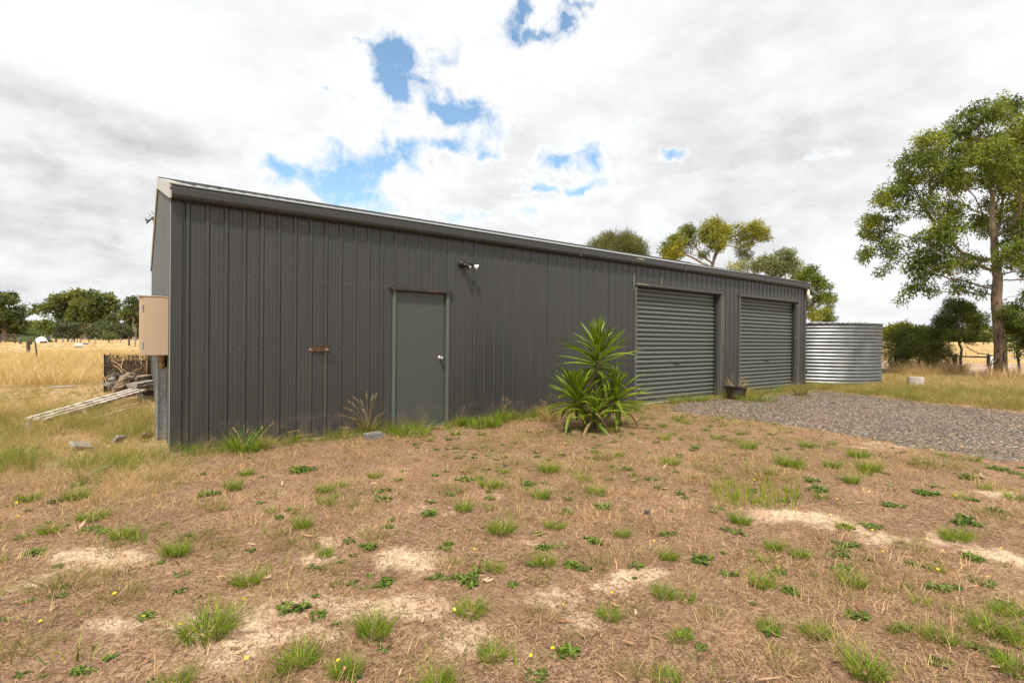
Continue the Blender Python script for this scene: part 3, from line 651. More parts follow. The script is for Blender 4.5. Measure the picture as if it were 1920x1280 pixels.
# gable walls: top follows the roof slope
def zroof(y, over=0): return ZE+(ZR-.06-ZE)*(1-abs(y-SW/2)/(SW/2))
ge = [0.0]; e = .71
while e < SW: ge.append(e); e += .762
ge.append(SW)
for a, b in zip(ge[:-1], ge[1:]):
    cuts = [a, b] if not (a < SW/2 < b) else [a, SW/2, b]
    for c0, c1 in zip(cuts[:-1], cuts[1:]):
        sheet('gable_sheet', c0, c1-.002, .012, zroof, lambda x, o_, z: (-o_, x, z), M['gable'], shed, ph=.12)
        sheet('gable_sheet', c0, c1-.002, .012, zroof, lambda x, o_, z: (SL+o_, x, z), M['wall'], shed, ph=.12)
for a, b in zip(edges[:-1], edges[1:]): sheet('back_wall_sheet', a, b-.002, .012, ZE, lambda x, o_, z: (x, SW+o_, z), M['wall'], shed)
# inside lining so no light leaks, and concrete slab
mb = MB(); mb.box((.03, .22, .0), (SL-.03, SW-.03, .02)); mb.build('slab', M['concrete'], shed)
mb = MB(); mb.box((-.01, -.016, -.12), (SL+.01, .21, .006)); mb.build('slab_edge', M['concrete'], shed)
# roof sheets
TH = math.atan2(ZR-ZG, SW/2)
for side in (0, 1):
    for s_, (a, b) in enumerate(zip([-.02]+edges[1:-1], edges[1:-1]+[SL+.02])):
        def fn(x, o_, t, sd_=side):
            yy = -.05+(SW/2+.05)*t; zz = ZG-.015+(ZR-ZG)*t+o_*.98+.004
            return (x, yy if sd_ == 0 else SW-yy, zz)
        sheet('roof_sheet', a, b-.002, 0.0, 1.0, fn, M['zinc'], shed)
mb = MB()
for s_ in (1, -1):
    y0 = SW/2; mb.add([(-.03, y0, ZR+.045), (SL+.03, y0, ZR+.045), (SL+.03, y0-s_*.17, ZR+.004), (-.03, y0-s_*.17, ZR+.004)], [(0, 1, 2, 3)])
mb.build('ridge_cap', M['zinc'], shed)
# gutters (quad profile), front and back
def gutter(yf, sg):
    prof = [(0, 2.935), (0, 2.805), (.012, 2.798), (.085, 2.798), (.110, 2.815), (.122, 2.845), (.124, 2.915), (.120, 2.928), (.127, 2.940), (.126, 2.952), (.114, 2.952), (.112, 2.925), (.110, 2.85), (.1, 2.825), (.08, 2.812), (.012, 2.812)]
    mb = MB(); xs = [-.035, 3.0, 6.1, 6.104, 9.2, 9.204, 12.2, SL+.05]; n = len(prof); vs = []; wv = [0, .004, -.002, .002, -.003, .001, .003, 0]
    for x, wq in zip(xs, wv): vs += [(x, yf-sg*(p+.002), z+wq) for p, z in prof]
    fs = [(i*n+k, i*n+k+1, (i+1)*n+k+1, (i+1)*n+k) for i in range(len(xs)-1) for k in range(n-1)]
    mb.add(vs, fs)
    for x in (-.036, SL+.051): mb.add([(x, yf-sg*(p+.002), z) for p, z in prof[:10]], [tuple(range(10))])
    return mb.build('gutter', M['gutter'], shed)
gutter(0.0, 1); gutter(SW, -1)
for gx in (6.1, 9.2): mb = MB(); mb.box((gx-.03, -.130, 2.80), (gx+.03, -.001, 2.803)); mb.box((gx-.03, -.1295, 2.8031), (gx+.03, -.1265, 2.93)); mb.build('gutter_joiner', M['gutter'], shed)
# barge cappings: folded angle over each gable edge
for gx, sg in ((0, -1), (SL, 1)):
    for side in (0, 1):
        mb = MB(); yA, yB = (-.125, SW/2) if side == 0 else (SW+.125, SW/2)
        def P_(t, dx, dz): y = yA+(yB-yA)*t; return (gx+sg*dx, y, ZG-.03+(ZR-ZG+.01)*t*1.0+dz)
        a = [P_(0, -.10, .050), P_(0, .045, .052), P_(0, .045, -.125), P_(0, .030, -.135)]; b = [P_(1, -.10, .050), P_(1, .045, .052), P_(1, .045, -.125), P_(1, .030, -.135)]
        mb.add(a+b, [(0, 1, 5, 4), (1, 2, 6, 5), (2, 3, 7, 6)])
        if side == 0: mb.add([P_(0, -.10, .05), P_(0, .045, .052), P_(0, .045, -.125), P_(0, .022, -.125), P_(0, .022, .03), P_(0, -.10, .03)], [(0, 1, 4, 5), (1, 2, 3, 4)])
        mb.build('barge_capping', M['trim'], shed)
# corner flashings
def corner(x, y, sx, sy, m):
    mb = MB(); z0, z1 = .012, ZE-.03 if sy < 0 else ZE
    o_ = .022; a = [(x+sx*o_, y+sy*-.0-sy*.075), (x+sx*o_, y+sy*(o_)), (x-sx*.085, y+sy*o_), (x-sx*.090, y+sy*.006)]
    vs = [(px, py, z0) for px, py in a]+[(px, py, z1) for px, py in a]
    mb.add(vs, [(0, 1, 5, 4), (1, 2, 6, 5), (2, 3, 7, 6)]); return mb.build('corner_flashing', m, shed)
corner(0, 0, -1, -1, M['gutter']); corner(SL, 0, 1, -1, M['gutter']); corner(0, SW, -1, 1, M['gutter']); corner(SL, SW, 1, 1, M['gutter'])
mb = MB(); mb.box((-.0265, -.0235, .02), (-.0225, -.018, 2.78)); mb.build('corner_edge_glint', M['trim'], shed)  # pale strip added as the sky glint along the flashing's edge
# screws: two per pan along the girts
mb = MB(); rows = [(1.1425, 0), (2.012, 0), (.27, 0), (2.70, 0)]
def screw(mb, x, z, y=0.0, r=.0075):
    vs = [(x, y-.006, z)]+[(x+r*cos(t*pi/3), y-.001, z+r*sin(t*pi/3)) for t in range(6)]; mb.add(vs, [(0, 1+(t+1) % 6, 1+t) for t in range(6)])
for z, _ in rows[:3]:
    k = 0
    while True:
        for sx in (.048, .138):
            x = R00+k*PITCHX-PITCHX+sx
            if x < .03: continue
            if x > SL-.1: break
            zt = next((zz for a, b, zz in opens if a-.07 < x < b+.07), None)
            if zt is None or z > zt+.05: screw(mb, x+random.uniform(-.004, .004), z+random.uniform(-.004, .004))
        k += 1
        if R00+k*PITCHX > SL+.2: break
tag(mb.build('screws', M['screw'], shed), kind='stuff')

# personnel door
def fsheet(name, a, b, m, parent): mb = MB(); mb.box(a, b); return mb.build(name, m, parent, bevel=.002)
fr = MB()
fr.box((2.580, -.026, .012), (2.625, .055, 1.985)); fr.box((3.437, -.026, .012), (3.482, .055, 1.985)); dframe = fr.build('door_frame', M['frame'], shed, bevel=.002)
for x in (2.602, 3.460):
    for z in (.3, 1.14, 1.93): screwm = MB(); screw(screwm, x, z, -.026, .008); screwm.build('screw', M['screw'], dframe)
mb = MB(); mb.box((2.535, -.060, 1.988), (3.520, -.002, 2.006)); mb.box((2.535, -.060, 1.970), (3.520, -.054, 1.987)); mb.build('door_head_flashing', M['lintel'], shed)
mb = MB(); mb.box((2.632, .022, .035), (3.428, .058, 1.962)); pd_ = mb.build('personnel_door', M['door'], shed, bevel=.003); pd_['label'] = 'flat green grey personnel door with a silver knob'
mb = MB(); mb.box((2.626, .060, .02), (3.436, .07, 1.985)); mb.build('door_stop', M['lintel'], shed)
mb = MB(); mb.box((2.60, -.04, .0), (3.46, .06, .028)); mb.build('door_sill', M['frame'], shed)
mb = MB(); kc = (3.353, .022, 1.005)
mb.tube([(kc[0], .022, kc[2]), (kc[0], .012, kc[2])], .033, 16); mb.tube([(kc[0], .012, kc[2]), (kc[0], -.012, kc[2]), (kc[0], -.022, kc[2]), (kc[0], -.040, kc[2]), (kc[0], -.050, kc[2]), (kc[0], -.053, kc[2])], [.012, .013, .026, .029, .022, .008], 16)
mb.build('knob', M['chrome'], pd_, smooth=True)

# roller doors
def roller(x0, x1, ztop, lockx, peel):
    rd = MB(); yb = .115; a, b = x0+.075, x1-.085
    rd.box((a, yb-.012, .012), (b, yb+.028, .048)); rdo = rd.build('roller_door', M['roller'], shed); rdo['label'] = 'green grey roller door of horizontal ribs'
    n = 25; hgt = (ztop-.048)/n; prof = [(.034, 0.0), (.034, .13), (.010, .19), (-.003, .30), (-.009, .52), (-.007, .74), (.002, .90), (.016, .96), (.034, 1.0)]
    def mesh(k):
        vs = []; z0 = .048+k*hgt; m_ = MB()
        for (y_, f) in prof: vs += [(a, yb+y_, z0+f*hgt), (b, yb+y_, z0+f*hgt)]
        m_.add(vs, [(2*i, 2*i+1, 2*i+3, 2*i+2) for i in range(len(prof)-1)]); return m_
    first = mesh(0).build('slat', M['roller'], rdo, smooth=True)
    for k in range(1, n):
        c = first.copy(); COL.objects.link(c); c.parent = rdo; c.location = (random.uniform(-.002, .002), 0, k*hgt)
    lk = MB(); zl = .81; lk.box((lockx-.10, yb-.026, zl-.018), (lockx-.03, yb-.008, zl+.012)); lk.box((lockx-.012, yb-.03, zl-.014), (lockx+.02, yb-.008, zl+.014)); lk.box((lockx+.04, yb-.024, zl-.012), (lockx+.10, yb-.008, zl+.014)); lk.build('lock', M['black'], rdo)
    # reveals, guides, head
    j = MB(); j.box((x0-.035, -.026, .012), (x0+.02, .10, ztop+.015)); j.build('door_jamb', M['jamb'], shed, bevel=.002)
    j = MB(); j.box((x1-.02, -.026, .012), (x1+.045, .10, ztop+.015)); j.build('door_jamb', M['jamb'], shed, bevel=.002)
    gd = MB(); gd.box((x0+.021, .055, .012), (x0+.074, .10, ztop)); gd.build('guide_track', M['gutter'], shed); gd = MB(); gd.box((x1-.084, .055, .012), (x1-.021, .10, ztop)); gd.build('guide_track', M['gutter'], shed)
    h = MB(); h.box((x0-.055, -.045, ztop+.018), (x1+.065, -.002, ztop+.058)); h.box((x0-.055, -.050, ztop+.050), (x1+.065, -.046, ztop+.064)); h.build('door_head', M['jamb'], shed, bevel=.002)
    h = MB(); h.box((x0+.021, .0, ztop+.0), (x1-.021, .22, ztop+.014)); h.build('head_soffit', M['gutter'], shed)
    drum = MB(); drum.tube([(x0+.1, .33, ztop-.02), (x1-.1, .33, ztop-.02)], .17, 16); drum.build('roller_drum', M['gutter'], shed)
roller(7.745, 10.76, 2.385, 9.263, 1); roller(11.58, 14.57, 2.385, 13.113, 0)
# bare patches left by old trim above the first roller door
pk = mat('pale_primer', lambda t, o: princ(t, o, t.mix(t.noise(pos(t), 30, 4), (.26, .30, .20), (.42, .36, .26)), .8))
mb = MB()
for (x, z0, z1, wd_) in ((7.665, 2.30, 2.62, .016), (8.53, 2.46, 2.60, .014), (10.845, 1.2, 2.36, .009), (10.850, .5, 1.0, .007)):
    pts = [(x+random.uniform(-.35, .35)*wd_-wd_*.5, -.0275, z0+(z1-z0)*k/6) for k in range(7)]+[(x+random.uniform(-.3, .3)*wd_+wd_*.5, -.0275, z0+(z1-z0)*k/6) for k in range(6, -1, -1)]
    mb.add(pts, [tuple(range(14))])
mb.add([(7.72, -.0475, 2.425), (7.78, -.0475, 2.418), (7.98, -.0475, 2.420), (8.12, -.0475, 2.423), (8.02, -.0475, 2.438), (7.85, -.0475, 2.436), (7.74, -.0475, 2.440)], [tuple(range(7))])
mb.build('bare_paint_patch', pk, shed)
mb = MB(); mb.add([(7.60, -.1315, 2.905), (7.72, -.1315, 2.895), (7.88, -.1315, 2.903), (7.80, -.1315, 2.922), (7.66, -.1315, 2.918)], [tuple(range(5))]); mb.build('bare_gutter_patch', pk, shed)

# downpipe elbow at the far end
dp = MB(); dx = SL+.062
dp.tube([(dx-.06, -.062, 2.80), (dx-.06, -.062, 2.755)], .036, 14); dp.tube([(dx-.05, -.062, 2.765), (dx-.045, -.064, 2.66), (dx-.03, -.064, 2.58), (dx+.01, -.06, 2.545), (dx+.07, -.055, 2.545), (dx+.12, -.05, 2.57)], .044, 16); dp.tube([(dx+.09, -.05, 2.552), (dx+.14, -.048, 2.585)], .050, 14)
tag(dp.build('downpipe_elbow', M['pvc'], smooth=True), 'white plastic downpipe elbow hanging under the far end of the gutter', 'downpipe')

# double security light above the door
lx, lz = 3.70, 2.44; lamp = thing('security_light', 'black security light with one reflector bulb on the wall above the door', 'lamp', (lx, 0, lz))
mb = MB(); mb.tube([(lx, -.002, lz), (lx, -.028, lz)], .052, 20); mb.tube([(lx, -.028, lz), (lx, -.06, lz-.002)], [.04, .034], 16); mb.build('mount', M['black'], lamp, smooth=True)
mb = MB(); mb.tube([(lx+.0, -.062, lz-.01), (lx+.01, -.10, lz-.012)], [.03, .022], 12); mb.tube([(lx-.03, -.05, lz-.02), (lx+.05, -.14, lz-.03)], .03, 12); mb.build('swivel', M['black'], lamp, smooth=True)
a = Vector((lx+.02, -.09, lz+.028)); dr_ = Vector((.78, -.36, -.38)).normalized()
mb = MB(); mb.tube([a, a+dr_*.04, a+dr_*.135], [.022, .027, .026], 14); mb.build('bulb_holder', M['black'], lamp, smooth=True)
q = a+dr_*.135; mb = MB(); mb.tube([q, q+dr_*.012, q+dr_*.03, q+dr_*.062, q+dr_*.070], [.018, .022, .034, .048, .049], 18); mb.build('bulb', M['glass'], lamp, smooth=True)
a2 = Vector((lx+.03, -.12, lz-.035)); d2 = Vector((.25, -.85, -.35)).normalized(); mb = MB(); mb.tube([a2, a2+d2*.07], [.03, .028], 14); mb.tube([a2+d2*.071, a2+d2*.078], [.022, .02], 14, mi=1); mb.build('sensor', [M['black'], M['glass']], lamp, smooth=True)

# rusty bracket with the stains it has bled down two ribs
br = thing('rusty_bracket', 'rusty steel hose bracket screwed across two ribs left of the door', 'bracket', (1.57, 0, 1.14))
mb = MB(); mb.box((1.445, -.026, 1.117), (1.700, -.020, 1.163)); mb.build('plate', M['rust'], br)
for k, x in enumerate((1.545, 1.625)):
    mb = MB(); mb.tube([(x-.03, -.026, 1.135), (x+.0, -.075, 1.165), (x+.055, -.12, 1.20), (x+.075, -.10, 1.205), (x+.07, -.03, 1.172)], .0055, 8); mb.build('hook', M['rust'], br)
mb = MB(); screw(mb, 1.470, 1.14, -.027, .012); screw(mb, 1.672, 1.14, -.027, .012); mb.build('bolt_heads', M['galv'], br)
mb = MB()
for x, wd_ in ((1.468, .010), (1.660, .005)): mb.add([(x-wd_, -.0198, .25), (x+wd_*.4, -.0198, .16), (x+wd_, -.0198, 1.115), (x-wd_, -.0198, 1.115)], [(0, 1, 2, 3)])
mb.build('rust_streak', M['ruststain'], shed)

# television aerial past the gable edge
ant = thing('television_aerial', 'small grey television aerial sticking out beyond the gable edge', 'aerial', tuple(at(283, 405, 10.6)))
DA = 10.6
def ap(px, py, dd=0.0): return at(px, py, DA+dd)
mb = MB(); mb.tube([ap(274.5, 418.5), ap(283, 411), ap(292, 404), ap(306, 394)], .016, 8); mb.build('boom', M['darkwood'], ant)
mb = MB(); mb.tube([ap(273.5, 411.5), ap(275, 414), ap(281, 412)], [.018, .014, .012], 8); mb.build('dipole', M['blackpost'], ant)
mb = MB()
for (x0, y0, x1, y1) in ((272, 407, 275, 411), (278, 407, 280, 410), (279.5, 401.5, 284, 407), (283.8, 396, 289, 402.5), (290.5, 392, 293.5, 395)): mb.tube([ap(x0, y0, -.05), ap(x1, y1, .02)], .006, 6)
mb.build('elements', M['blackpost'], ant)
mb = MB(); mb.tube([ap(289, 417.5), ap(287, 411), ap(293, 409)], .022, 8); mb.tube([ap(292, 409), ap(303, 404)], .02, 8); mb.build('mast_clamp', M['blackpost'], ant)

# electricity box on its galvanised post
bx = thing('electricity_box', 'cream metal electricity box with two hinges on a post by the shed corner', 'meter box', (-.16, .6, 0))
mb = MB(); mb.box((-.293, .45, 1.068), (-.012, .80, 1.752)); mb.box((-.300, .435, 1.748), (-.006, .81, 1.760)); mb.build('case', M['cream'], bx, bevel=.004)
mb = MB(); mb.box((-.262, .440, 1.072), (-.016, .4485, 1.744)); mb.build('lid', M['cream'], bx, bevel=.003)
for z in (1.62, 1.19):
    mb = MB(); mb.tube([(-.262, .437, z-.035), (-.262, .437, z+.035)], .007, 8); mb.box((-.275, .4395, z-.012), (-.262, .4425, z+.012)); mb.build('hinge', M['galv'], bx)
mb = MB(); mb.box((-.115, .92, -.02), (-.1105, 1.0, 1.45)); mb.box((-.110, .995, -.02), (-.012, 1.0, 1.45)); mb.box((-.016, .93, -.02), (-.0115, .994, 1.45)); mb.box((-.125, .9155, -.02), (-.098, .9195, 1.45)); mb.build('post', M['galv'], bx)
M['conduit'] = painted('orange_brown_conduit', (.40, .24, .13), .6, .5, (.15, .10, .07))
mb = MB(); mb.tube([(-.066, .68, 1.072), (-.064, .69, .90)], .030, 16); mb.tube([(-.066, .68, 1.065), (-.066, .683, 1.02)], .034, 16); mb.build('conduit', M['conduit'], bx, smooth=True)
mb = MB(); mb.tube([(-.03, .70, 1.07), (-.028, .72, .92)], .016, 10); mb.tube([(-.105, .66, 1.0), (-.07, .635, .975), (-.035, .655, 1.0)], .004, 6); mb.build('cable', M['black'], bx)

# tap beside the far corner
tp = thing('garden_tap', 'black garden tap on a short pipe between shed corner and water tank', 'tap', tuple(onground(1508, 14.95)))
b0 = onground(1508, 14.95); mb = MB(); mb.tube([b0, b0+Vector((0, 0, .48))], .022, 8); mb.tube([b0+Vector((0, 0, .30)), b0+Vector((0, 0, .44))], .045, 10); mb.build('pipe', M['black'], tp)
mb = MB(); mb.tube([b0+Vector((-.01, 0, .40)), b0+Vector((.09, -.03, .47)), b0+Vector((.10, -.04, .40))], .018, 8); mb.build('spout', M['black'], tp)

# ------------------------------------------------------------------ water tank
tk = thing('water_tank', 'round corrugated galvanised water tank beyond the far end of the shed', 'water tank', tuple(TANK))
prof = []; nw = 17; z0 = .06; HT = 1.86
for k in range(nw*6+1):
    u = k/6; prof.append((TR+.020*cos(2*pi*u), z0+(HT-z0)*u/nw))
mb = MB(); mb.lathe(TANK, [(TR-.01, .0), (TR-.01, z0-.002)]+prof+[(TR-.015, HT+.002)], 96, cap=False); mb.build('tank_wall', M['tank'], tk, smooth=True)
mb = MB(); ns = 300; vs = []
for k in range(ns): t = 2*pi*k/ns; vs.append(TANK+Vector(((TR+.045)*cos(t), (TR+.045)*sin(t), HT+.012+.012*cos((TR+.045)*cos(t)*2*pi/.076*.8))))
for k in range(ns): t = 2*pi*k/ns; vs.append(TANK+Vector(((TR+.045)*cos(t), (TR+.045)*sin(t), HT+.022+.012*cos((TR+.045)*cos(t)*2*pi/.076*.8))))
vs.append(TANK+Vector((0, 0, HT+.13))); fs_ = [(k, (k+1) % ns, ns+(k+1) % ns, ns+k) for k in range(ns)]+[(ns+k, ns+(k+1) % ns, 2*ns) for k in range(ns)]
mb.add(vs, fs_); mb.build('tank_roof', M['zinc'], tk)
sa = math.atan2(CAM[1]-TANK.y, CAM[0]-TANK.x)+.62; mb = MB()
for k in range(nw*2):
    for da in (-.008, .012):
        t = sa+da; r = TR+.022 if k % 2 == 0 else TR-.016; c = TANK+Vector((r*cos(t), r*sin(t), z0+(HT-z0)*k/(nw*2))); mb.tube([c, c+Vector((cos(t), sin(t), 0))*.008], .008, 6)
mb.build('seam_rivets', M['screw'], tk)
for (px, dpt, r_) in ((1647, 17.2, .07), (1656, 17.6, .06), (1641, 17.0, .05)):
    p = onground(px, dpt); mb = MB(); mb.box((p.x-r_, p.y-r_*.7, p.z-.02), (p.x+r_, p.y+r_*.7, p.z+.07)); tag(mb.build('stone_block', M['concrete'], bevel=.01), 'small pale stone lying at the right foot of the water tank', 'stone', group='stones at the foot of the water tank')

# ------------------------------------------------------------------ things on the ground, right
p = onground(1717, 15.5); mb = MB(); mb.lathe(p, [(.205, -.06), (.210, .06), (.207, .235), (.200, .262), (.175, .272), (.0, .272)], 40, cap=False)
o = mb.build('concrete_stump', M['concrete'], smooth=True); tag(o, 'short pale round concrete block standing in grass right of the tank', 'concrete block')
# tilt like the photo
o.rotation_euler = (0.02, .05, 0)
pt_ = thing('plant_pot', 'squashed black plastic plant pot of weeds between the roller doors', 'plant pot', tuple(onground(1381, 11.55)))
c = onground(1381, 11.55); mb = MB(); vs, fs_ = [], []; n = 40; lv = [(.185, 0), (.195, .06), (.212, .17), (.228, .255), (.24, .262), (.242, .295), (.228, .298), (.22, .27)]
for (r, z) in lv:
    for k in range(n):
        t = 2*pi*k/n; f = z/.3; rx = r*(1+.22*f*(cos(t-2.6) > 0)*cos(t-2.6)**2); dent = 1-.08*f*sin(3*t+1)-.05*sin(5*t)*f
        vs.append(c+Vector((rx*dent*cos(t), rx*dent*.92*sin(t), z+.025*f*sin(t*2+.8)-.0)))
for i_ in range(len(lv)-1):
    for k in range(n): fs_.append((i_*n+k, i_*n+(k+1) % n, (i_+1)*n+(k+1) % n, (i_+1)*n+k))
fs_.append(tuple(range(n))[::-1]); mb.add(vs, fs_); mb.build('bucket', M['black'], pt_, smooth=True)
mb = MB(); mb.lathe(c, [(.20, .20), (.12, .225), (.0, .235)], 20, cap=False); mb.build('soil', M['log'], pt_)
weedm = blades('pot_weed', 40, .34, .5, .006, 1.0, M['goldmix'], 3, seed=301, base_sp=.35); o = link('dry_weeds', weedm, pt_, (0, 0, .2))
# tank offcut ring, box and branches beside the bush
p = onground(1661, 21.0); mb = MB(); mb.lathe(p, [(.36+.012*cos(k*pi/2), .0+.22*k/12) for k in range(13)], 40, cap=False); tag(mb.build('steel_ring', M['tank'], smooth=True), 'low corrugated steel ring half hidden behind the water tank', 'steel ring')
p = onground(1681, 21.6); mb = MB(); mb.box((p.x-.22, p.y-.2, p.z-.02), (p.x+.26, p.y+.2, p.z+.36)); mb.box((p.x-.25, p.y-.23, p.z+.361), (p.x+.1, p.y+.23, p.z+.38)); tag(mb.build('rusty_box', M['rust'], bevel=.01), 'rusty brown box under dry branches beside the dark bush', 'box')
def crooked(a, b, r0, r1, n=7, wob=.12, seed=0):
    r = random.Random(seed); a, b = Vector(a), Vector(b); L = (b-a).length; pts = [a+(b-a)*k/(n-1)+Vector((r.uniform(-1, 1), r.uniform(-1, 1), r.uniform(-.6, .8)))*L*wob*(0 < k < n-1) for k in range(n)]
    return pts, [r0+(r1-r0)*k/(n-1) for k in range(n)]
bp = thing('dry_branch_pile', 'pale dead branches piled on the rusty box by the dark bush', 'branches', tuple(p))
for k in range(9):
    a = p+Vector((random.uniform(-.6, .3), random.uniform(-.5, .3), random.uniform(.05, .5))); b = a+Vector((random.uniform(-.3, .9), random.uniform(-.3, .3), random.uniform(-.25, .35)))
    mb = MB(); mb.tube(*crooked(a, b, .02, .006, seed=k), n=6); mb.build('branch', M['log'], bp)

# ------------------------------------------------------------------ things on the ground, left
def slab_(name, px, py, dims, rz, mat_, label, cat, tilt=(0, 0), group=None, dz=0.0):
    p = gp(px, py); mb = MB(); a, b, c_ = dims; Mx = Matrix.Rotation(rz, 3, 'Z') @ Matrix.Rotation(tilt[0], 3, 'X') @ Matrix.Rotation(tilt[1], 3, 'Y')
    ax, ay, az = (Mx @ Vector(v) for v in ((a/2, 0, 0), (0, b/2, 0), (0, 0, c_/2))); mb.obox(p+Vector((0, 0, c_/2+dz)), ax, ay, az)
    return tag(mb.build(name, mat_, bevel=.006), label, cat, group)
slab_('concrete_brick', 699, 823, (.225, .12, .085), .12, M['greybrick'], 'grey concrete brick lying at the wall left of the personnel door', 'brick')
slab_('grey_board_offcut', 152, 843, (.20, .13, .035), .5, M['greywood'], 'square grey board offcut tipped in straw below the white slats', 'board', (.35, .25), dz=.035)
slab_('painted_offcut', 223, 832, (.13, .035, .10), .75, M['greywood'], 'small grey painted offcut tipped in grass near the galvanised post', 'board', (.7, .2), dz=.01)
slab_('weathered_plank', 181, 886, (.28, .07, .025), 1.02, M['greywood'], 'narrow weathered plank lying on dirt in front of the grass', 'plank', (.0, -.08), dz=.004)
slab_('brown_offcut', 273, 822, (.09, .04, .07), .3, M['log'], 'small brown wood offcut against straw beside the galvanised post', 'offcut', (.4, .5))
slab_('pale_stone', 141, 693, (.26, .16, .13), .4, M['concrete'], 'pale stone lying in front of the tall dry grass', 'stone', (.2, .3))
slab_('low_stone_slab', 118, 727, (.50, .16, .05), .15, M['concrete'], 'flat pale slab half buried in short grass left of the logs', 'slab')

# slatted seat lying in the grass
A0 = gp(66, 797); B0 = gp(262, 757); up = Vector((0, 0, 1)); dA = (B0-A0); dA.z = 0; L_ = dA.length; dA.normalize(); sd2 = Vector((-dA.y, dA.x, 0))
bench = thing('broken_slat_bench', 'broken bench of flaking white timber slats lying in dry grass', 'bench', tuple(A0))
for k in range(3):
    off = sd2*(-.14+.095*k)+Vector((0, 0, .012*k)); pa = A0-dA*.05+off+Vector((0, 0, .08)); pb_ = B0-dA*(.10+.03*k)+off+Vector((0, 0, .27))
    mb = MB(); mb.bar(pa, pb_, .075, .040, up=(0, 0, 1)); mb.build('slat', M['paintwood'], bench, bevel=.004)
mb = MB(); q = B0-dA*.12; mb.bar(q+sd2*-.02+Vector((0, 0, .22)), q+dA*.04-sd2*.20+Vector((0, 0, .02)), .08, .035, up=dA); mb.build('leg', M['paintwood'], bench, bevel=.004)
q = gp(253, 736); mb = MB(); mb.bar(q+Vector((0, 0, .02)), q+Vector((-.02, 0, .42)), .05, .02, up=(1, .4, 0)); mb.build('upright', M['greywood'], bench, bevel=.003)
q = gp(162, 788); mb = MB(); mb.bar(q+Vector((-.03, .05, .17)), q+Vector((.03, -.05, .0)), .06, .04, up=dA); mb.build('leg', M['log'], bench, bevel=.004)
q = gp(55, 808); mb = MB(); mb.bar(q+Vector((-.02, .04, .10)), q+Vector((.02, -.03, .0)), .065, .05, up=dA); mb.build('leg', M['greywood'], bench, bevel=.004)
for (x0, y0, x1, y1) in ((170, 793, 248, 773), (172, 782, 262, 765)):
    a, b = gp(x0, y0), gp(x1, y1); mb = MB(); mb.bar(a+Vector((0, 0, .05)), b+Vector((0, 0, .09)), .05, .022); mb.build('loose_slat', M['paintwood'], bench, bevel=.003)

# driftwood and boards piled by the gable
def log(name, pts, rr, label, m=M['log'], cat='log', group=None, n=12):
    q = []; rq = []
    for i_ in range(len(pts)-1):
        a, b = Vector(pts[i_]), Vector(pts[i_+1])
        for s_ in range(3): q.append(a.lerp(b, s_/3)+Vector((random.uniform(-1, 1), random.uniform(-1, 1), random.uniform(-1, 1)))*.012); rq.append((rr[i_]+(rr[i_+1]-rr[i_])*s_/3)*(.9+.25*random.random()))
    q.append(Vector(pts[-1])); rq.append(rr[-1]); mb = MB(); mb.tube(q, rq, n, wob=.55); return tag(mb.build(name, m), label, cat, group)
D = 10.2
log('curved_log', [at(214, 733, D), at(226, 722, D), at(232, 712, D+.05), at(240, 706, D+.15), at(252, 703, D+.5)], [.05, .075, .085, .08, .05], 'thick curved pale brown log in the middle of the timber pile')
log('white_log', [at(199, 724, D), at(206, 717, D), at(214, 711, D+.2)], [.05, .075, .055], 'short bleached log with a ragged end at the left of the pile', M['greywood'])
log('dark_log', [at(209, 703, D+.5), at(220, 707, D+.6), at(232, 705, D+.9)], [.07, .08, .06], 'short charred dark log behind the curved log', M['darkwood'])
log('thin_branch_log', [at(212, 716, D+.1), at(222, 720, D), at(230, 716, D+.3)], [.03, .035, .02], 'thin forked branch between bleached log and curved log')
def rough_board(pa, pb_, wd_, th_, label, m):
    mb = MB(); n = 7; vs = []; pa, pb_ = Vector(pa), Vector(pb_); d = (pb_-pa); side = Vector((d.y, -d.x, 0)).normalized(); r = random.Random(hash(label) % 97)
    for i_ in range(n):
        c_ = pa+d*i_/(n-1); w0 = wd_*(.8+.4*r.random())/2; t0 = th_*(.7+.5*r.random())/2
        for (sx, sz) in ((-1, -1), (1, -1), (1, 1), (-1, 1)): vs.append(c_+side*sx*w0+Vector((0, 0, sz*t0)))
    fs_ = [(i_*4+k, i_*4+(k+1) % 4, i_*4+4+(k+1) % 4, i_*4+4+k) for i_ in range(n-1) for k in range(4)]+[(3, 2, 1, 0), tuple((n-1)*4+k for k in range(4))]
    mb.add(vs, fs_); return tag(mb.build('split_board', m), label, 'timber')
rough_board(at(247, 722, D-.1), at(287, 714, D+.7), .22, .06, 'grey split timber slab on top of the pile by the gable wall', M['greywood'])
rough_board(at(245, 713, D+.2), at(283, 706, D+1.2), .20, .10, 'dark cracked timber slab behind the grey split slab', M['log'])
rough_board(at(248, 728, D-.2), at(286, 720, D+.5), .16, .05, 'orange brown split timber under the grey slab', M['log'])
rough_board(at(252, 738, D-.3), at(288, 736, D+.3), .25, .12, 'lowest dark timber of the pile beside the gable wall', M['darkwood'])

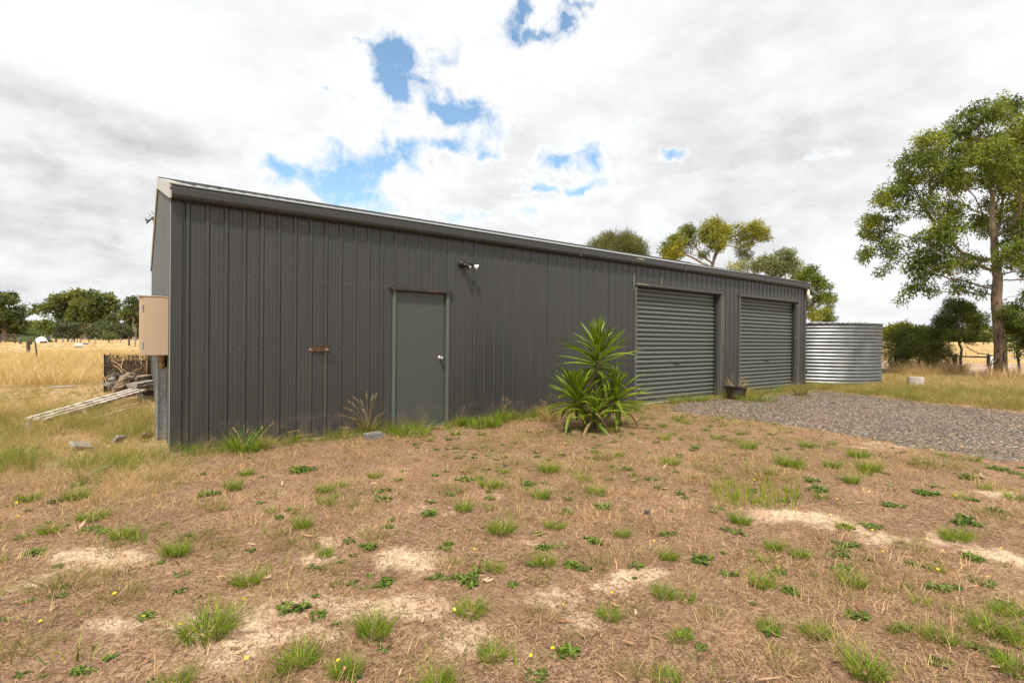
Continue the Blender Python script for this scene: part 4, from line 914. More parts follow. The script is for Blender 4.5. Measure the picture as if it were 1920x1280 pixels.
# compost bay of wire and shade cloth stuffed with dry stalks
bL = onground(196, 11.9); bR = Vector((-.06, bL.y+.10, 0)); bw = bR-bL; bw.z = 0; bd = Vector((.08, .95, 0)); HB = .86
cb = thing('compost_bay', 'dark wire compost bay stuffed with dead stalks behind the log pile', 'compost bay', tuple(bL))
mb = MB()
for c_ in (bL, bL+bw, bL+bd, bL+bw+bd): mb.tube([c_-Vector((0, 0, .05)), c_+Vector((0, 0, HB+.04))], .014, 6)
mb.build('stakes', M['blackpost'], cb)
mb = MB()
for (a, e_) in ((bL, bw), (bL, bd), (bL+bd, bw), (bL+bw, bd)):
    nx_ = 15
    for k in range(nx_+1):
        q = a+e_*k/nx_; mb.tube([q, q+Vector((0, 0, HB))], .0035, 4, cap=False)
    for k in range(13): z = HB*k/12; mb.tube([a+Vector((0, 0, z)), a+e_+Vector((0, 0, z))], .0035, 4, cap=False)
tag(mb.build('wire_mesh', M['blackpost'], cb), kind='stuff')
mb = MB(); r = random.Random(4)
for (a, e_) in ((bL, bw), (bL, bd)):
    nu, nv = 34, 26
    for i_ in range(nu):
        for j_ in range(nv):
            u, v = i_/nu, j_/nv; hv = float(fbm(np.array(u*5+2.), np.array(v*4.), 3, 1.0)); keep = (.30 if v > .80 else hv*.8-.18+(.2 if (u < .2 and v > .3) else 0))
            if r.random() < keep:
                q = a+e_*u+Vector((0, 0, HB*v))+Vector((r.uniform(-.01, .01), -.012+r.uniform(-.01, .01), 0)); s1 = e_/nu*1.05; s2 = Vector((r.uniform(-.005, .005), 0, HB/nv*1.05)); mb.add([q, q+s1, q+s1+s2, q+s2], [(0, 1, 2, 3)])
tag(mb.build('shade_cloth', mat('charcoal_shade_cloth', lambda t, o: princ(t, o, t.mix(t.noise(pos(t), 25, 5), (.018, .018, .02), (.07, .065, .065)), .9)), cb), kind='stuff')
st = stalks('dry_stalks', 1900, .25, .45, .008, M['straw'], 9, zmax=.8); co = np.empty(len(st.vertices)*3, np.float32); st.vertices.foreach_get('co', co); co = co.reshape(-1, 3)
u_ = np.random.default_rng(3); kidx = np.repeat(np.arange(1900), 6); cu, cv_, cz = u_.random(1900), u_.random(1900)*.9+.05, u_.random(1900)**.9*HB
cen = co.reshape(1900, 6, 3).mean(1); loc = (co.reshape(1900, 6, 3)-cen[:, None]); rotz = u_.normal(0, .9, 1900)
lz_ = loc[..., 2]+loc[..., 0]*np.sin(rotz)[:, None]; loc[..., 2] = lz_; newc = np.stack([bw.x*cu+bd.x*cv_, bw.y*cu+bd.y*cv_, cz+.03], -1)
co = (loc+newc[:, None]).reshape(-1, 3).astype(np.float32); st.vertices.foreach_set('co', co.ravel()); st.update(); o = link('dry_stalks', st, cb); o['kind'] = 'stuff'
mb = MB(); mb.box((bL.x+.05, bL.y+.10, -.05), (bL.x+bw.x-.05, bL.y+bd.y-.05, HB-.16)); mb.build('compost', M['log'], cb)
# long dead stalks leaning over the pile
lean = thing('leaning_dead_stalks', 'long thin dead stalks leaning against the dark compost bay', 'dead stalks', tuple(gp(210, 735)))
for k, (x0, y0, x1, y1) in enumerate(((197, 712, 215, 690), (209, 676, 245, 705), (262, 668, 266, 682), (213, 684, 250, 712), (240, 700, 265, 690), (231, 672, 226, 700), (190, 700, 205, 730))):
    a, b = at(x0, y0, 11.4), at(x1, y1, 11.1); mb = MB(); mb.tube(*crooked(a, b, .007, .004, 5, .05, k+40), n=5); mb.build('stalk', mat('stalk_tan', lambda t, o: princ(t, o, (.48, .33, .17), .8)) if k == 0 else bpy.data.materials['stalk_tan'], lean)

# fences and far things on the left
def post(name, px, ytop, depth, wd_, mt, label, cat='post', group=None, lean=(0, 0), bury=.1, n=4):
    b = onground(px, depth); t = at(px, ytop, depth); t = Vector((b.x+lean[0], b.y+lean[1], t.z)); mb = MB()
    pts = [b-Vector((0, 0, bury)), b.lerp(t, .5)+Vector((.004, 0, 0)), t]; mb.tube(pts, [wd_*.5, wd_*.5, wd_*.46], n, wob=.15 if n > 4 else 0); return tag(mb.build(name, mt), label, cat, group)
post('steel_picket', 70.5, 638, 24.0, .075, M['blackpost'], 'black steel picket leaning slightly in the tall dry grass', lean=(-.09, 0))
post('timber_post', 53, 639, 33, .20, M['darkwood'], 'weathered timber post left of the black picket in tall grass', n=9)
for k, (px, yt, dp_, wd_) in enumerate(((105, 633, 92, .35), (118, 634, 90, .35), (127, 632, 96, .3), (134, 634, 90, .3), (139, 633, 98, .3), (150, 634, 95, .2), (167, 634, 95, .18), (179, 632, 80, .18), (204, 634, 90, .2), (226, 634, 92, .2), (242, 630, 70, .25), (253, 632, 66, .22), (38, 636, 75, .3), (36, 634, 82, .3), (58, 636, 70, .3))):
    post('fence_post', px, yt, dp_, wd_, M['greywood'] if k % 2 else M['darkwood'], 'small timber fence post along the far edge of golden paddock', 'post', 'posts along the far paddock fence', n=6)
mb = MB()
for z in (.5, .85, 1.2): mb.tube([onground(100, 94, z), onground(180, 94, z), onground(258, 94, z)], .02, 4)
tag(mb.build('fence_wire', M['blackpost']), 'thin wires strung along the far paddock fence posts', 'wire')
rf = thing('rail_fence', 'low dark timber rail fence at the far left of the paddock', 'fence', tuple(onground(15, 80)))
for z in (.55, 1.0, 1.3): mb = MB(); mb.bar(onground(-90, 82, z), onground(38, 80, z), .05, .14); mb.build('rail', M['darkwood'], rf)
for px in (-60, -30, 1, 28): mb = MB(); b = onground(px, 80.5); mb.box((b.x-.1, b.y-.1, b.z-.1), (b.x+.1, b.y+.1, b.z+1.45)); mb.build('post', M['darkwood'], rf)
cf = thing('iron_fence', 'pale corrugated iron fence in front of the far left trees', 'fence', tuple(onground(60, 118)))
xs = np.linspace(34, 96, 9)
for k in range(8):
    if k == 6: continue
    a, b = onground(xs[k], 118), onground(xs[k+1]-.3, 118); n = 22; vs = []
    for i_ in range(n+1): q = a.lerp(b, i_/n)+Vector((0, .05*sin(i_*2.1), 0)); vs += [q, Vector((q.x, q.y, at(50, 629+(k % 3)*.7, 118).z))]
    mb = MB(); mb.add(vs, [(2*i_, 2*i_+2, 2*i_+3, 2*i_+1) for i_ in range(n)]); mb.build('sheet', M['tank'], cf)
for px in (34, 78, 84, 96): b = onground(px, 117.6); mb = MB(); mb.box((b.x-.12, b.y-.1, b.z-.1), (b.x+.12, b.y+.1, at(px, 627.5, 117.6).z)); mb.build('post', M['greywood'], cf)
def blobobj(name, c, r, mt, label, cat, seed=0, amp=.15):
    bm_v, bm_f = [], []; nu, nv = 20, 12; rg = np.random.default_rng(seed)
    for j_ in range(nv+1):
        for i_ in range(nu):
            t, p_ = 2*pi*i_/nu, pi/2*j_/nv; k = 1+amp*(float(fbm(np.array(cos(t)*2+5.+seed), np.array(sin(t)*2+p_*2+5.), 3, 1.3))-.5)*2
            bm_v.append((c[0]+r[0]*cos(t)*cos(p_)*k, c[1]+r[1]*sin(t)*cos(p_)*k, c[2]+r[2]*sin(p_)*k))
    for j_ in range(nv):
        for i_ in range(nu): bm_f.append((j_*nu+i_, j_*nu+(i_+1) % nu, (j_+1)*nu+(i_+1) % nu, (j_+1)*nu+i_))
    mb = MB(); mb.add(bm_v, bm_f); return tag(mb.build(name, mt, smooth=True), label, cat)
c = onground(77, 84); blobobj('white_covered_tank', c, (.85, .7, .98), M['pvc'], 'white domed shape half hidden behind the steel picket', 'cover', 2, .12)
c = onground(83, 83.5); mb = MB(); mb.box((c.x-.5, c.y-.4, c.z-.05), (c.x+.3, c.y+.3, c.z+.3)); tag(mb.build('dark_crate', M['darkwood'], bevel=.03), 'dark crate at the foot of the white domed shape', 'crate')
c = onground(55, 92); blobobj('soil_mound', c+Vector((0, 0, -.1)), (3.2, 2.4, 1.0), M['limebush'], 'low weedy green mound in front of the iron fence', 'mound', 7, .25)
hv = thing('beehive_box', 'white lidded box on a brown base far out in the paddock', 'box', tuple(onground(147, 58)))
c = onground(147, 58); zt = at(147, 643.5, 58).z; zm = at(147, 648.5, 58).z
mb = MB(); mb.box((c.x-.30, c.y-.3, c.z-.05), (c.x+.30, c.y+.3, zm)); mb.build('base', M['greywood'], hv); mb = MB(); mb.box((c.x-.36, c.y-.34, zm+.003), (c.x+.36, c.y+.34, zt)); mb.build('lid', M['pvc'], hv)
for sx in (-.13, .17): mb = MB(); mb.box((c.x+sx-.03, c.y+.32, c.z-.05), (c.x+sx+.03, c.y+.38, at(147, 636, 58).z)); mb.build('upright', M['darkwood'], hv)
c = onground(160, 75); mb = MB(); mb.box((c.x-.35, c.y-.2, c.z), (c.x+.35, c.y+.2, c.z+.22)); tag(mb.build('blue_tub', mat('blue_plastic', lambda t, o: princ(t, o, (.08, .13, .30), .5)), bevel=.03), 'small blue tub lying in the paddock right of the white box', 'tub')

# fence and gate on the right
fn_ = thing('paddock_fence', 'dark timber rail fence with a stout post behind the gum tree trunk', 'fence', tuple(onground(1855, 30)))
def pz(px, py, d): return at(px, py, d)
mb = MB(); b = onground(1855, 30); mb.box((b.x-.10, b.y-.10, b.z-.1), (b.x+.10, b.y+.10, pz(1855, 665, 30).z)); mb.build('post', M['blackpost'], fn_, bevel=.01)
b = onground(1791, 31.5); mb = MB(); mb.box((b.x-.09, b.y-.09, b.z-.1), (b.x+.09, b.y+.09, pz(1791, 664, 31.5).z)); mb.build('post', M['blackpost'], fn_, bevel=.01)
mb = MB(); mb.bar(pz(1760, 667, 32), pz(1857, 669.5, 30), .08, .09); mb.build('rail', M['blackpost'], fn_)
for k, (px, yt, dp_) in enumerate(((1811, 660, 48), (1833.5, 659, 48), (1853.5, 658, 48), (1902, 650, 46), (1885, 659, 48))):
    post('paddock_picket', px, yt, dp_, .06, M['blackpost'], 'thin dark picket along the edge of the golden field beyond the trees', 'post', 'pickets along the golden field')
mb = MB(); mb.tube([onground(1780, 48, .55), onground(1850, 48, .55), onground(2050, 46, .55)], .012, 4); tag(mb.build('picket_wire', M['blackpost']), 'thin wire along the pickets before the golden field', 'wire')
gt = thing('farm_gate', 'pale galvanised pipe gate at the right edge behind the gum tree', 'gate', tuple(onground(1905, 29)))
for z in (1.12, .80, .48, .16): mb = MB(); mb.tube([onground(1888, 29, z), onground(2010, 27, z)], .024, 8); mb.build('rail', M['galv'], gt)
for px, dp_ in ((1888, 29), (1950, 28), (2010, 27)): mb = MB(); mb.tube([onground(px, dp_, .06), onground(px, dp_, 1.13)], .024, 8); mb.build('upright', M['galv'], gt)
post('white_post', 1860, 668, 29.5, .16, M['pvc'], 'short white post beside the stout fence post', n=10)

# ------------------------------------------------------------------ trees
def grow(start, attr, step, kill, r, iters=400, up=.06):
    nodes = [np.array(p, float) for p in start]; par = [-1]+list(range(len(start)-1)); nk = [0]*len(nodes)
    N = np.array(nodes); A = attr.copy(); d2 = ((A[:, None]-N[None])**2).sum(-1); near = d2.argmin(1); nd = d2.min(1); alive = np.ones(len(A), bool)
    for it in range(iters):
        ia = np.nonzero(alive)[0]
        if len(ia) == 0: break
        v = A[ia]-np.array(nodes)[near[ia]]; v /= (np.linalg.norm(v, axis=1)[:, None]+1e-9)
        acc = {}; 
        for q, vv in zip(near[ia], v):
            if q in acc: acc[q] += vv
            else: acc[q] = vv.copy()
        new = []
        for q, vv in acc.items():
            if nk[q] >= 3: continue
            L = np.linalg.norm(vv)
            if L < 1e-3: continue
            dvec = vv/L
            if par[q] >= 0:
                pd_ = nodes[q]-nodes[par[q]]; pd_ = pd_/(np.linalg.norm(pd_)+1e-9); dvec = dvec*.75+pd_*.45
            dvec = dvec+r.normal(0, .13, 3)+np.array([0, 0, up]); dvec /= np.linalg.norm(dvec)
            new.append((q, nodes[q]+dvec*step))
        if not new: break
        b0 = len(nodes)
        for q, p_ in new: nodes.append(p_); par.append(int(q)); nk[q] += 1; nk.append(0)
        NN = np.array([p_ for _, p_ in new]); dd = ((A[ia][:, None]-NN[None])**2).sum(-1); m = dd.min(1); am = dd.argmin(1); better = m < nd[ia]
        nd[ia[better]] = m[better]; near[ia[better]] = b0+am[better]; alive[nd < kill*kill] = False
        # nodes that cannot grow any more give their attractors up
        full = np.array([nk[q] >= 3 for q in near]); alive[full & (nd > 0) & (nd < (kill*1.6)**2)] = False
        if len(nodes) > 9000: break
    return np.array(nodes), np.array(par)
def leaves(centers, per, rad_, ln, wd, droop, seed, tone_c, tone_j=.18, flatz=.75, yup=.0):
    r = np.random.default_rng(seed); n = len(centers)*per; c = np.repeat(centers, per, 0); tc = np.repeat(tone_c, per)
    u = r.normal(0, 1, (n, 3)); u /= np.linalg.norm(u, axis=1)[:, None]; rr_ = r.random(n)**.5
    p = c+u*(rad_*rr_)[:, None]*np.array([1, 1, flatz])
    d = u*.7+r.normal(0, .6, (n, 3)); d[:, 2] -= droop; d /= np.linalg.norm(d, axis=1)[:, None]
    s_ = np.cross(d, r.normal(0, 1, (n, 3))); s_ /= np.linalg.norm(s_, axis=1)[:, None]+1e-9
    l = (ln*(.6+.7*r.random(n)))[:, None]; w_ = (wd*(.6+.7*r.random(n)))[:, None]
    V = np.stack([p, p+d*l*.45+s_*w_*.5, p+d*l, p+d*l*.45-s_*w_*.5], 1).reshape(-1, 3)
    Q = np.arange(n*4).reshape(-1, 4); tn = np.clip(tc+r.normal(0, tone_j, n)+yup*u[:, 2], 0, 1); return V, Q, np.repeat(tn, 4)
def wood_mesh(name, N, par, rad_, mt, ns=6, minr=.004):
    vs, fs_ = [], []; ref = np.array([.13, .29, 1.0])
    rg = np.random.default_rng(1)
    dirs = np.zeros_like(N)
    for i_ in range(len(N)):
        if par[i_] >= 0: dirs[i_] = N[i_]-N[par[i_]]
    kids = {}
    for i_ in range(len(N)): kids.setdefault(par[i_], []).append(i_)
    big = {p_: max(k, key=lambda q: rad_[q]) for p_, k in kids.items() if p_ >= 0}
    for i_ in range(len(N)):
        p_ = par[i_]
        if p_ < 0 or rad_[i_] < minr: continue
        d = dirs[i_]; d = d/(np.linalg.norm(d)+1e-9); r1 = rad_[i_]; main = big.get(p_) == i_; r0 = rad_[p_] if main else min(rad_[p_], r1*1.35)
        a_ = np.cross(d, ref); a_ /= np.linalg.norm(a_)+1e-9; b_ = np.cross(d, a_); n = ns if r1 < .06 else 12
        d2 = dirs[big[i_]] if i_ in big else dirs[i_]; d2 = d2/(np.linalg.norm(d2)+1e-9)
        pd_ = dirs[p_] if par[p_] >= 0 else dirs[i_]; pd_ = pd_/(np.linalg.norm(pd_)+1e-9)
        e0 = (d+pd_); e0 /= np.linalg.norm(e0)+1e-9; e1 = d+d2; e1 /= np.linalg.norm(e1)+1e-9
        b0 = len(vs); 
        for (c_, e_, r_) in ((N[p_], e0 if main else d, r0), (N[i_], e1, r1)):
            aa = np.cross(e_, ref); aa /= np.linalg.norm(aa)+1e-9; bb = np.cross(e_, aa)
            for k in range(n): t = 2*pi*k/n; vs.append(c_+(aa*cos(t)+bb*sin(t))*r_)
        for k in range(n): fs_.append((b0+k, b0+(k+1) % n, b0+n+(k+1) % n, b0+n+k))
    return np.array(vs), fs_
def tree(name, label, cat, base, depth, blobs, trunk_pts, r_base, leafm, barkm, step, kill, natt, per, crad, ln, wd, seed, droop=.5, thin=2.0, group=None, yellow=None, tipr=.007, depthj=.8, flatz=.75, tonebase=.45, expo=.56, minr=.004, trunk_flare=1.35):
    step *= .75; kill *= .56; natt = int(natt*2.4); per = max(6, int(per*.8)); crad *= .85
    r = np.random.default_rng(seed); att = []; tot_ = sum(b[2]**2 for b in blobs); ycs = []
    for b in blobs:
        R_ = b[2]/FPX*depth; dd = b[3] if len(b) > 3 else r.uniform(-1, 1)*depthj*R_*1.6; c_ = np.array(at(b[0], b[1], depth+dd)); n = max(4, int(natt*b[2]**2/tot_))
        u = r.normal(0, 1, (n, 3)); u /= np.linalg.norm(u, axis=1)[:, None]; att.append(c_+u*(R_*.92*r.random(n)**.38)[:, None])
    att = np.concatenate(att); root = thing(name, label, cat, tuple(base), group)
    tp_ = [np.array(base)-np.array([0, 0, .1])]
    for p in trunk_pts: tp_.append(np.array(at(*p, depth)) if len(p) == 2 else np.array(at(p[0], p[1], depth+p[2])))
    dense = [tp_[0]]
    for a, b in zip(tp_[:-1], tp_[1:]):
        m = max(1, int(np.linalg.norm(b-a)/step))
        for k in range(1, m+1): dense.append(a+(b-a)*k/m+r.normal(0, .02*step, 3))
    ntr = len(dense); N, par = grow(dense, att, step, kill, r)
    tips = np.zeros(len(N)); hask = np.zeros(len(N), bool); hask[par[par >= 0]] = True; tips[~hask] = 1
    for i_ in range(len(N)-1, 0, -1):
        if par[i_] >= 0: tips[par[i_]] += tips[i_]
    rad_ = np.maximum(tipr*np.maximum(tips, 1)**.12, r_base*(tips/tips[0])**expo)
    dist0 = np.array([np.linalg.norm(dense[k]-dense[0]) for k in range(ntr)]); rad_[:ntr] *= (1+(trunk_flare-1)*np.exp(-dist0/max(.12, r_base*1.1)))*(1-.25*dist0/max(dist0[-1], .1))
    Vw, Fw = wood_mesh('trunk', N, par, rad_, barkm, minr=minr); mb = MB(); mb.v = [tuple(v) for v in Vw]; mb.f = Fw; mb.m = [0]*len(Fw); mb.build('trunk', barkm, root, smooth=True)
    sel = (tips <= thin) & (np.arange(len(N)) >= ntr); cen = N[sel];  zz = (cen[:, 2]-cen[:, 2].min())/(np.ptp(cen[:, 2])+1e-6)
    # tones vary branch by branch, with fresh growth on some limbs
    tn = tonebase+.10*zz+(fbm(cen[:, 0]*3/max(step*8, .5)+seed, cen[:, 1]*3/max(step*8, .5)+cen[:, 2]*1.7/max(step*8, .5), 3, 1.0)-.5)*1.3
    if yellow is not None:
        for (px, py, rp) in yellow:
            yc = np.array(at(px, py, depth)); q = np.exp(-((cen-yc)@Rv/(rp/FPX*depth))**2-((cen-yc)@Uv/(rp/FPX*depth))**2); tn = tn+.45*q
    LV, LQ, LT = leaves(cen, per, crad, ln, wd, droop, seed+1, tn, flatz=flatz)
    LV = LV-np.array(base); me = np_mesh('crown', LV, LQ, leafm, dict(rnd=LT)); link('crown', me, root); return root
# big gum on the right
bt = gp(1875, 711); DT = depth_of(bt)
main_blobs = [(1640,425,34),(1628,478,20),(1665,462,26),(1655,508,14),(1664,372,26),(1692,362,24),(1684,405,20),(1722,312,38),(1748,272,34),(1700,340,24),(1772,330,36),(1732,385,30),(1778,398,30),
 (1812,238,36),(1850,218,34),(1892,206,32),(1842,272,32),(1800,290,32),(1882,300,42),(1852,330,28),(1912,252,38),(1892,372,40),(1852,400,28),(1905,440,34),(1748,452,32),(1728,492,34),(1780,482,34),(1822,492,26),(1806,532,22),
 (1722,536,20),(1752,548,16),(1845,545,16),(1962,240,46),(1984,330,50),(2004,420,46),(1955,500,38),(2040,370,42),(1995,525,30),(1900,575,20),(1910,618,20),(1868,592,12),(1690,560,12),(1935,560,24),
 (1800,340,30,1.9),(1880,330,34,2.2),(1850,420,30,2.0),(1930,400,40,2.1),(1780,430,26,-1.7),(1860,290,34,-2.0),(1930,320,40,-2.0),(1900,480,30,-1.6)]
main_blobs = [(b[0], b[1], b[2]*.95, *b[3:]) for b in main_blobs]
tree('gum_tree', 'tall spreading gum tree with brown trunk at the right edge', 'tree', bt, DT, main_blobs, [(1876,650),(1872,600),(1868,560),(1871,520),(1866,490)], .20, M['gum'], M['gumbark'], .21, .36, 2500, 56, .28, .135, .044, 21, droop=.55, thin=2, yellow=[(1885,310,55),(1915,250,50),(1745,275,30),(1700,340,25),(1640,420,30)], tipr=.0085, tonebase=.42, expo=.56)
# dark bush, small trees beside it
bb = onground(1722, 22.5)
tree('dark_bush', 'dense dark green bush between the water tank and the small tree', 'bush', bb, 22.5, [(1680,642,20),(1708,632,22),(1738,634,22),(1760,650,20),(1774,669,16),(1745,666,22),(1710,662,24),(1680,668,20),(1660,652,13),(1730,685,14),(1700,688,11),(1694,620,9),(1735,650,22,1.2),(1700,650,22,1.2),(1716,652,20,-1.1),(1742,676,12,-1)], [(1722,690)], .06, M['darkbush'], M['bark'], .20, .26, 1500, 52, .27, .12, .018, 31, droop=-.3, thin=3, tipr=.006)
tree('lime_shrub', 'bright yellow green shrub just peeping above the bush by the tank', 'shrub', onground(1682, 27), 27, [(1680,618,12),(1694,612,9),(1668,622,9),(1688,630,12)], [(1682,632)], .05, M['gumyellow'], M['bark'], .2, .26, 200, 50, .25, .14, .05, 33, thin=3, tipr=.006)
tree('small_tree', 'small leaning gum sapling with thin trunk before the golden field', 'tree', gp(1802, 703), depth_of(gp(1802, 703)), [(1800,590,30),(1778,606,24),(1828,602,22),(1758,622,16),(1818,628,18),(1846,636,10),(1788,572,18),(1806,580,16),(1780,628,12),(1760,600,10)], [(1801,672),(1803,655),(1797,640)], .055, M['gum'], M['bark'], .13, .2, 560, 46, .19, .09, .026, 41, thin=2, tonebase=.3, tipr=.005)
tree('sapling', 'spindly gum sapling at the right edge in front of the gate', 'tree', gp(1913, 713), depth_of(gp(1913, 713)), [(1906,602,22),(1922,640,18),(1938,612,26),(1890,588,14),(1950,650,20),(1895,650,8),(1912,665,8)], [(1910,680),(1906,655)], .05, M['gum'], M['bark'], .12, .18, 420, 44, .18, .09, .026, 43, thin=2, tonebase=.28, tipr=.005)
db = thing('dead_branch', 'fallen dead branch propped against the big gum tree trunk', 'branch', tuple(gp(1838, 706)))
for k, (x0, y0, x1, y1) in enumerate(((1838,706,1888,650),(1853,706,1862,672),(1888,650,1922,628),(1812,650,1835,662),(1835,662,1870,668))):
    mb = MB(); mb.tube(*crooked(at(x0, y0, DT-.6), at(x1, y1, DT-.5), .022, .014, 5, .04, k), n=6); mb.build('limb', M['bark'], db)
# trees rising behind the shed
tree('casuarina_tree', 'olive green needle leaved tree peeping over the middle of the roof', 'tree', onground(1160, 34), 34, [(1118,468,16),(1142,458,20),(1170,458,20),(1192,464,18),(1200,480,14),(1150,485,30),(1185,490,22),(1125,490,20)], [(1158,590),(1160,520)], .16, M['casuarina'], M['bark'], .3, .38, 800, 60, .42, .36, .022, 51, droop=-.75, thin=3, tonebase=.4)
tree('gum_tree', 'gum tree with rounded separate crowns rising over the first roller door', 'tree', onground(1335, 36), 36, [(1256,470,18),(1268,455,17),(1290,440,19),(1262,488,10),(1275,470,12),(1300,458,12),(1340,428,22),(1358,438,18),(1326,440,16),(1345,455,18),(1318,478,10),(1396,436,18),(1415,430,18),(1432,440,13),(1405,448,14),(1390,466,12),(1400,480,10),(1380,450,8)], [(1335,560),(1333,510),(1338,490)], .16, M['gumyellow'], M['palebark'], .30, .42, 1100, 52, .36, .20, .052, 53, thin=2, yellow=[(1345,425,30),(1415,432,30),(1260,480,20)], tonebase=.30, tipr=.013)
tree('gum_tree', 'grey green gum tree rising over the second roller door', 'tree', onground(1445, 27), 27, [(1440,494,17),(1420,500,13),(1468,488,20),(1484,500,17),(1456,508,20),(1478,478,12),(1500,518,14),(1388,498,10),(1372,500,9),(1400,502,9)], [(1447,600),(1450,550)], .11, M['greygum'], M['palebark'], .24, .34, 750, 50, .28, .16, .045, 57, thin=2, yellow=[(1388,498,14),(1372,500,12)], tonebase=.42)
tree('gum_tree', 'gum tree with drooping twigs showing past the far shed corner', 'tree', onground(1525, 25.5), 25.5, [(1508,520,15),(1522,508,12),(1530,528,15),(1545,538,11),(1552,556,12),(1535,560,13),(1518,550,15),(1500,540,16),(1556,575,8),(1522,585,14),(1545,590,14),(1556,594,10),(1505,580,20),(1560,560,6),(1535,596,14)], [(1522,610),(1524,580)], .09, M['gum'], M['palebark'], .2, .28, 800, 46, .24, .14, .038, 59, thin=2, yellow=[(1530,590,26)], tonebase=.42)
# trees along the far left
def far_tree(nm, label, cat, px0, dp_, blobs, tk_, rb, lm, sd_, natt=420, per=24, ln=.8, tb=.45, bk=M['palebark'], **k):
    sc = dp_/100.0*.72; blobs = [(b[0], b[1]+3, b[2]*.88) for b in blobs]; return tree(nm, label, cat, onground(px0, dp_), dp_, blobs, tk_, rb, lm, bk, 1.0*sc, 1.35*sc, natt, per, 1.05*sc, ln*sc, ln*.42*sc, sd_, thin=3, tonebase=tb, tipr=.05*sc, flatz=.6, minr=.03, **k)
far_tree('gum_tree', 'dark gum tree filling the far left edge of the photo', 'tree', 8, 105, [(8,562,20),(20,556,14),(0,585,26),(24,588,18),(42,573,9),(46,584,7),(40,604,12),(18,610,22),(0,620,20),(-25,570,26),(-40,600,26),(-20,545,18)], [(8,610)], .5, M['farleaf'], 61, 700, 34, tb=.32)
far_tree('gum_tree', 'broad domed gum tree with white limbs across the far paddock', 'tree', 160, 172, [(62,580,7),(72,573,9),(84,577,11),(96,569,12),(75,585,5),(108,558,12),(125,553,13),(142,550,13),(158,552,13),(172,552,12),(188,556,12),(204,550,8),(212,558,7),(110,572,16),(130,570,17),(150,572,18),(172,572,18),(195,574,16),(215,572,12),(120,590,14),(140,590,16),(165,590,16),(190,592,15),(212,592,12)], [(158,615),(152,600)], .9, M['farleaf'], 63, 1300, 30, tb=.52)
far_tree('gum_tree', 'gum tree just left of the electricity box', 'tree', 252, 150, [(240,562,7),(252,560,8),(262,570,12),(246,580,13),(236,590,10),(262,592,14),(280,575,14),(285,595,14),(250,602,12),(295,570,12)], [(253,618),(250,606)], .55, M['farleaf'], 65, 600, 30, tb=.42)
for (px, dp_, bl, lb, m_, s_) in ((127, 140, [(112,612,9),(124,606,11),(136,610,11),(144,618,9),(118,622,11),(134,622,12),(108,624,6)], 'dark rounded bush left of the pair beneath the broad gum', M['farbush'], 71),
    (186, 138, [(172,620,9),(180,610,11),(194,606,12),(204,610,10),(190,620,13),(176,626,9),(204,622,10)], 'dark rounded bush centred beneath the broad gum tree', M['farbush'], 72),
    (228, 142, [(214,614,9),(226,610,9),(238,614,9),(232,622,10),(218,624,9),(243,622,6)], 'grey green bush left of the electricity box', M['farbush'], 73),
    (64, 130, [(54,622,8),(64,618,8),(72,622,7),(60,626,9),(74,628,6)], 'lime tinted bush behind the pale iron fence', M['limebush'], 74),
    (36, 128, [(34,620,7),(42,622,8),(30,626,6),(44,628,6)], 'olive bush behind the left end of the iron fence', M['farleaf'], 75),
    (84, 160, [(62,606,8),(74,604,9),(86,604,10),(96,610,9),(52,610,8),(70,616,10),(90,618,10),(100,620,8)], 'pale olive tree between the left gum and the broad gum', M['limebush'], 76),
    (204, 128, [(196,628,5),(204,625,6),(212,628,5)], 'low green shrub in front of the pair of dark bushes', M['limebush'], 77)):
    far_tree('far_bush', lb, 'bush', px, dp_, bl, [(px, bl[0][1]+4)], .2, m_, s_, 230, 30, .7, bk=M['bark'])
# woods that read as one mass on the horizon
def woods(name, label, spans, seed, m_):
    r = np.random.default_rng(seed); cen = []
    for (x0, x1, dp_, top) in spans:
        for px in np.arange(x0, x1, 3.2):
            hgt = top+7*(float(fbm(np.array(px*.04+seed), np.array(3.), 4, 1))-.5)*2
            for _ in range(16):
                u = r.random(); py = hgt+(642-hgt)*u**1.1; cen.append(at(px+r.normal(0, 3), py, dp_+r.normal(0, 6)))
    cen = np.array([tuple(c) for c in cen]); tn = .35+(fbm(cen[:, 0]*.12, cen[:, 1]*.12+cen[:, 2]*.3, 3)-.5)*1.1
    LV, LQ, LT = leaves(cen, 12, 2.6, 1.9, .9, .1, seed, tn); o = link(name, np_mesh(name, LV, LQ, m_, dict(rnd=LT))); tag(o, label, 'woods', kind='stuff')
woods('distant_woods', 'dark line of distant woods behind the golden field on the right', [(1560, 2250, 205, 621)], 81, M['farleaf'])
woods('distant_woods', 'low distant woods closing the paddock behind the left gums', [(-260, 330, 230, 612)], 82, M['farleaf'])

